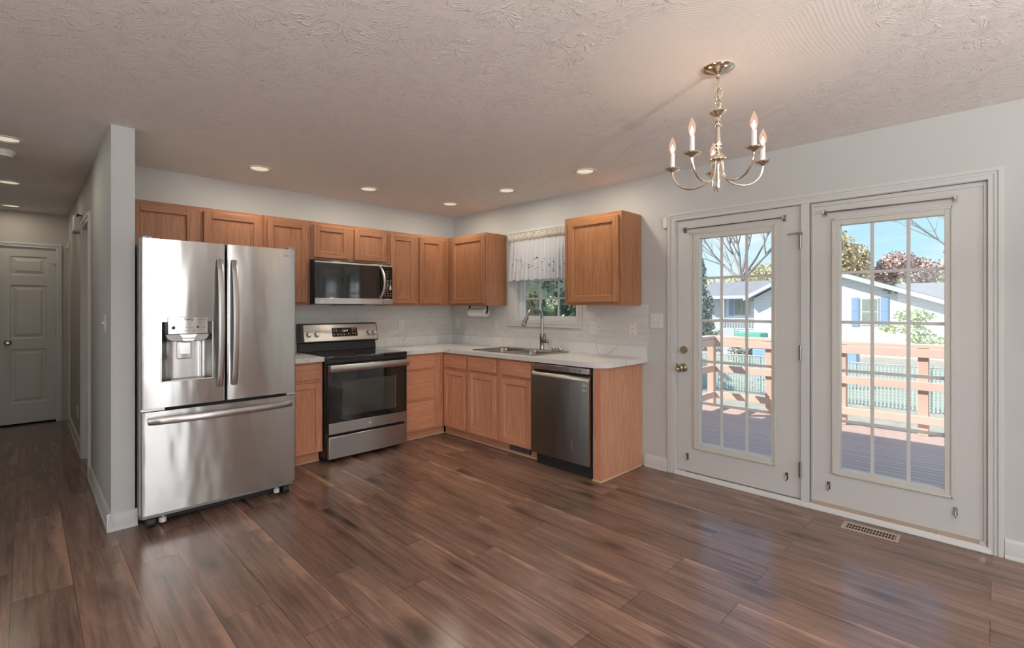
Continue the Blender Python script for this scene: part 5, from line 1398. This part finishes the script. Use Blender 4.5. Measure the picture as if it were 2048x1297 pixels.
# ---- trees
def leaves(b, blobs, count, size, r_):
    for _ in range(count):
        c, rad = r_.choices(blobs, weights=[bb[1][0]*bb[1][2] for bb in blobs])[0]
        while True:
            p = Vector((r_.gauss(0, 1), r_.gauss(0, 1), r_.gauss(0, 1)))
            if p.length > 0.01: break
        p.normalize(); q = r_.uniform(0.55, 1.05)
        pos = Vector((c[0]+p.x*rad[0]*q, c[1]+p.y*rad[1]*q, c[2]+p.z*rad[2]*q))
        a = Vector((r_.uniform(-1, 1), r_.uniform(-1, 1), r_.uniform(-1, 1))).normalized(); u = a.orthogonal().normalized(); v = a.cross(u)
        s1 = size*r_.uniform(0.5, 1.3); s2 = s1*0.6
        b.add([tuple(pos+u*s1), tuple(pos+v*s2), tuple(pos-u*s1), tuple(pos-v*s2)], [(0, 1, 2, 3)])
def branch(b, p, d, L_, r0, depth, rr_, spread=0.6, kids=3):
    pts = [p]; cur = Vector(p); dd = Vector(d).normalized(); n_ = 5
    for i in range(n_):
        dd = (dd+Vector((rr_.uniform(-1, 1), rr_.uniform(-1, 1), rr_.uniform(-0.3, 0.8)))*0.13).normalized()
        cur = cur+dd*(L_/n_); pts.append(tuple(cur))
    b.tube(pts, [r0*(1-0.6*i/n_) for i in range(n_+1)], 6 if depth > 1 else 4)
    if depth > 0:
        for k_ in range(kids):
            t_ = rr_.uniform(0.35, 1.0); i = min(n_, int(t_*n_)+0)
            q = Vector(pts[max(1, i)])
            nd = (dd+Vector((rr_.uniform(-1, 1), rr_.uniform(-1, 1), rr_.uniform(-0.4, 0.9)))*spread).normalized()
            branch(b, tuple(q), nd, L_*rr_.uniform(0.5, 0.75), r0*0.45, depth-1, rr_, spread, kids)
def tree(label, base, h, blobs, mat, n_leaf, size, seed, trunk=0.18, name='tree', cat='tree', group=None, bare=0, dense=None, z0=GZ, limb=4.0):
    rr_ = random.Random(seed)
    r = thing(name, (base[0], base[1], z0), label, cat, group)
    b = MB()
    if bare:
        b.tube([(base[0], base[1], z0-0.05), (base[0], base[1]+0.08, z0+h*0.6), (base[0], base[1]-0.05, z0+h)], [trunk*1.1, trunk*0.9, trunk*0.75], 8)
        for k_ in range(6):
            an = rr_.uniform(0, 6.28); tl_ = (0.35, 0.9, 0.6, 1.1, 0.5, 0.8)[k_]; sy = (1, -1, -0.6, 1, 0.3, -1)[k_]
            branch(b, (base[0], base[1]-0.05, z0+h-0.1*k_), (math.cos(an)*0.3, sy*tl_, 1.0), limb, trunk*0.42, bare-1, rr_, 0.7, 4)
    else: b.tube([(base[0], base[1], z0-0.05), (base[0]+0.1, base[1], z0+h*0.5), (base[0], base[1]+0.1, z0+h)], [trunk, trunk*0.8, trunk*0.4], 8)
    b.build('trunk', M['bark'], r, smooth=60)
    if n_leaf:
        b = MB(); leaves(b, blobs, n_leaf, size, rr_)
        if dense:
            for c, rad in blobs:
                n1, n2 = 10, 14; vs = []
                for i in range(n1+1):
                    for j in range(n2):
                        th, ph = math.pi*i/n1, 2*math.pi*j/n2; q = dense*(1+0.15*rr_.uniform(-1, 1))
                        vs.append((c[0]+rad[0]*q*math.sin(th)*math.cos(ph), c[1]+rad[1]*q*math.sin(th)*math.sin(ph), c[2]+rad[2]*q*math.cos(th)))
                b.add(vs, [(i*n2+j, i*n2+(j+1) % n2, (i+1)*n2+(j+1) % n2, (i+1)*n2+j) for i in range(n1) for j in range(n2)])
        b.build('foliage', mat, r, smooth=0)
    return r
GT = 'trees beyond the neighbour roofs'
# seen through the kitchen window
tree('dense dark evergreen close outside the kitchen window', (11.0, 7.2), 3.2, [((11, 7.4, 1.2), (2.2, 3.2, 2.3)), ((11.4, 9.5, 2.6), (2, 2.2, 2.2)), ((10.6, 5.7, 0.6), (1.4, 1.3, 1.7))], M['leafgrn'], 5200, 0.13, 11, dense=0.78)
tree('sunlit light green shrub in front of the dark evergreen', (7.4, 4.35), 1.5, [((7.4, 4.30, 0.85), (0.28, 0.30, 0.28)), ((7.5, 4.75, 1.5), (0.22, 0.2, 0.18))], M['leafbrt'], 220, 0.045, 12, trunk=0.03, name='shrub', cat='shrub')
# left door
tree('grey-green evergreen at the left edge of the left door view', (21.5, 6.6), 5, [((21.5, 6.5, 0.9), (0.9, 0.75, 1.6)), ((21.5, 6.75, 2.8), (0.8, 0.6, 1.4)), ((21.5, 7.0, 4.2), (0.6, 0.45, 0.9))], M['leafever'], 3600, 0.11, 13, dense=0.7)
tree('bare grey tree with a forked trunk above the neighbour roof', (41.5, 11.6), 5.6, [], M['bark'], 0, 0.1, 21, trunk=0.34, bare=4, limb=5.2)
tree('pale yellow-green crown right of the bare tree', (47, 11.9), 5, [((47, 11.3, 4.2), (1.8, 2.1, 1.5)), ((47, 14.0, 3.6), (1.8, 2.0, 1.0)), ((47, 16.5, 3.2), (1.8, 2.2, 1.0))], M['leafyel'], 3600, 0.18, 15, dense=0.6)
# right door
tree('tall golden tree at the left of the right door view', (48, 6.6), 6, [((48, 6.0, 6.3), (1.8, 1.8, 2.2)), ((48, 4.3, 5.4), (1.5, 1.3, 1.6)), ((48, 5.6, 4.0), (1.6, 2.2, 1.3))], M['leafgold'], 4600, 0.16, 16, dense=0.5)
tree('russet tree in the middle of the right door view', (49.5, 0.9), 4, [((49.5, 1.4, 5.0), (1.5, 1.5, 1.2)), ((49.5, 2.3, 4.2), (1.3, 0.9, 1.1)), ((49.5, -0.1, 4.4), (1.4, 1.2, 1.1))], M['leafpink'], 3600, 0.15, 17, dense=0.45)
tree('wide russet tree at the right of the right door view', (54.5, -4.0), 4, [((54.5, -3.0, 5.2), (1.8, 2.2, 1.7)), ((54.5, -5.6, 4.9), (1.8, 2.2, 1.4)), ((54.5, -9.0, 4.9), (2, 3, 1.6))], M['leafpink'], 4200, 0.17, 18, dense=0.45)
tree('low yellow-green tree filling the gap between the golden and the russet trees', (58, 4.4), 3.5, [((58, 5.2, 4.6), (1.8, 2.0, 1.2)), ((58, 2.6, 4.3), (1.8, 2.0, 1.1)), ((58, 8.2, 4.4), (1.8, 2.2, 1.2)), ((58, 0.0, 4.4), (1.8, 2.0, 1.1)), ((58, -2.6, 4.5), (1.8, 2.0, 1.1))], M['leafyel'], 4200, 0.18, 25, dense=0.5)
tree('bare thin branched tree high in the right door view', (24, -3.95), 4.9, [], M['bark'], 0, 0.1, 33, trunk=0.10, bare=4, limb=3.8)
tree('light green maple sapling at the right edge of the right door', (19.0, -2.75), 2.4, [((19, -2.55, 1.05), (0.5, 0.6, 0.22)), ((19, -2.3, 0.55), (0.5, 0.75, 0.16)), ((19, -2.9, 0.2), (0.5, 0.6, 0.2))], M['leafbrt'], 700, 0.085, 19, trunk=0.03)
tree('low bush behind the fence beside the blue tub', (17.2, 2.75), 0.6, [((17.4, 2.75, GZ+0.72), (0.45, 0.62, 0.72))], M['leafever'], 1400, 0.07, 20, trunk=0.05, name='bush', cat='bush', dense=0.7)
tree('scrubby hedge in front of the neighbour porch', (27.5, 8.3), 0.8, [((27.5, 7.4, GZ+0.75), (0.6, 1.0, 0.85)), ((27.5, 9.0, GZ+0.75), (0.6, 1.1, 0.85)), ((27.5, 10.6, GZ+0.75), (0.6, 1.1, 0.85))], M['leafever'], 2400, 0.09, 22, trunk=0.04, name='hedge', cat='hedge', dense=0.7)

# ================================================================ ADDED UPLIGHTERS (unseen, brighten the ceiling)
def added_torchiere(x, y, label):
    r = thing('floor_lamp', (x, y, 0), label, 'lamp')
    MB().lathe([(0.0, 0.0), (0.14, 0.0), (0.14, 0.012), (0.03, 0.03), (0.0, 0.03)], (x, y, 0), 'z', 28).build('base', M['blackmat'], r)
    MB().cyl((x, y, 0.03), (x, y, 1.30), 0.012, 12).build('pole', M['blackmat'], r)
    MB().lathe([(0.014, 1.30), (0.06, 1.32), (0.14, 1.40), (0.137, 1.40), (0.055, 1.328), (0.0, 1.31)], (x, y, 0), 'z', 32, cap=False).build('lamp_shade', M['nickel'], r)
    l = bpy.data.objects.new('lamp_light', bpy.data.lights.new('lamp_light', 'AREA')); COL.objects.link(l)
    l.data.shape = 'DISK'; l.data.size = 0.22; l.data.energy = P_LAMP; l.data.color = (1.0, 0.96, 0.93); l.parent = r
    l.location = (0, 0, 1.39); l.rotation_euler = (math.pi, 0, 0)
added_torchiere(-5.0, -5.8, 'black uplighter floor lamp standing behind the camera on the left')
added_torchiere(-2.9, -6.6, 'black uplighter floor lamp standing behind the camera on the right')
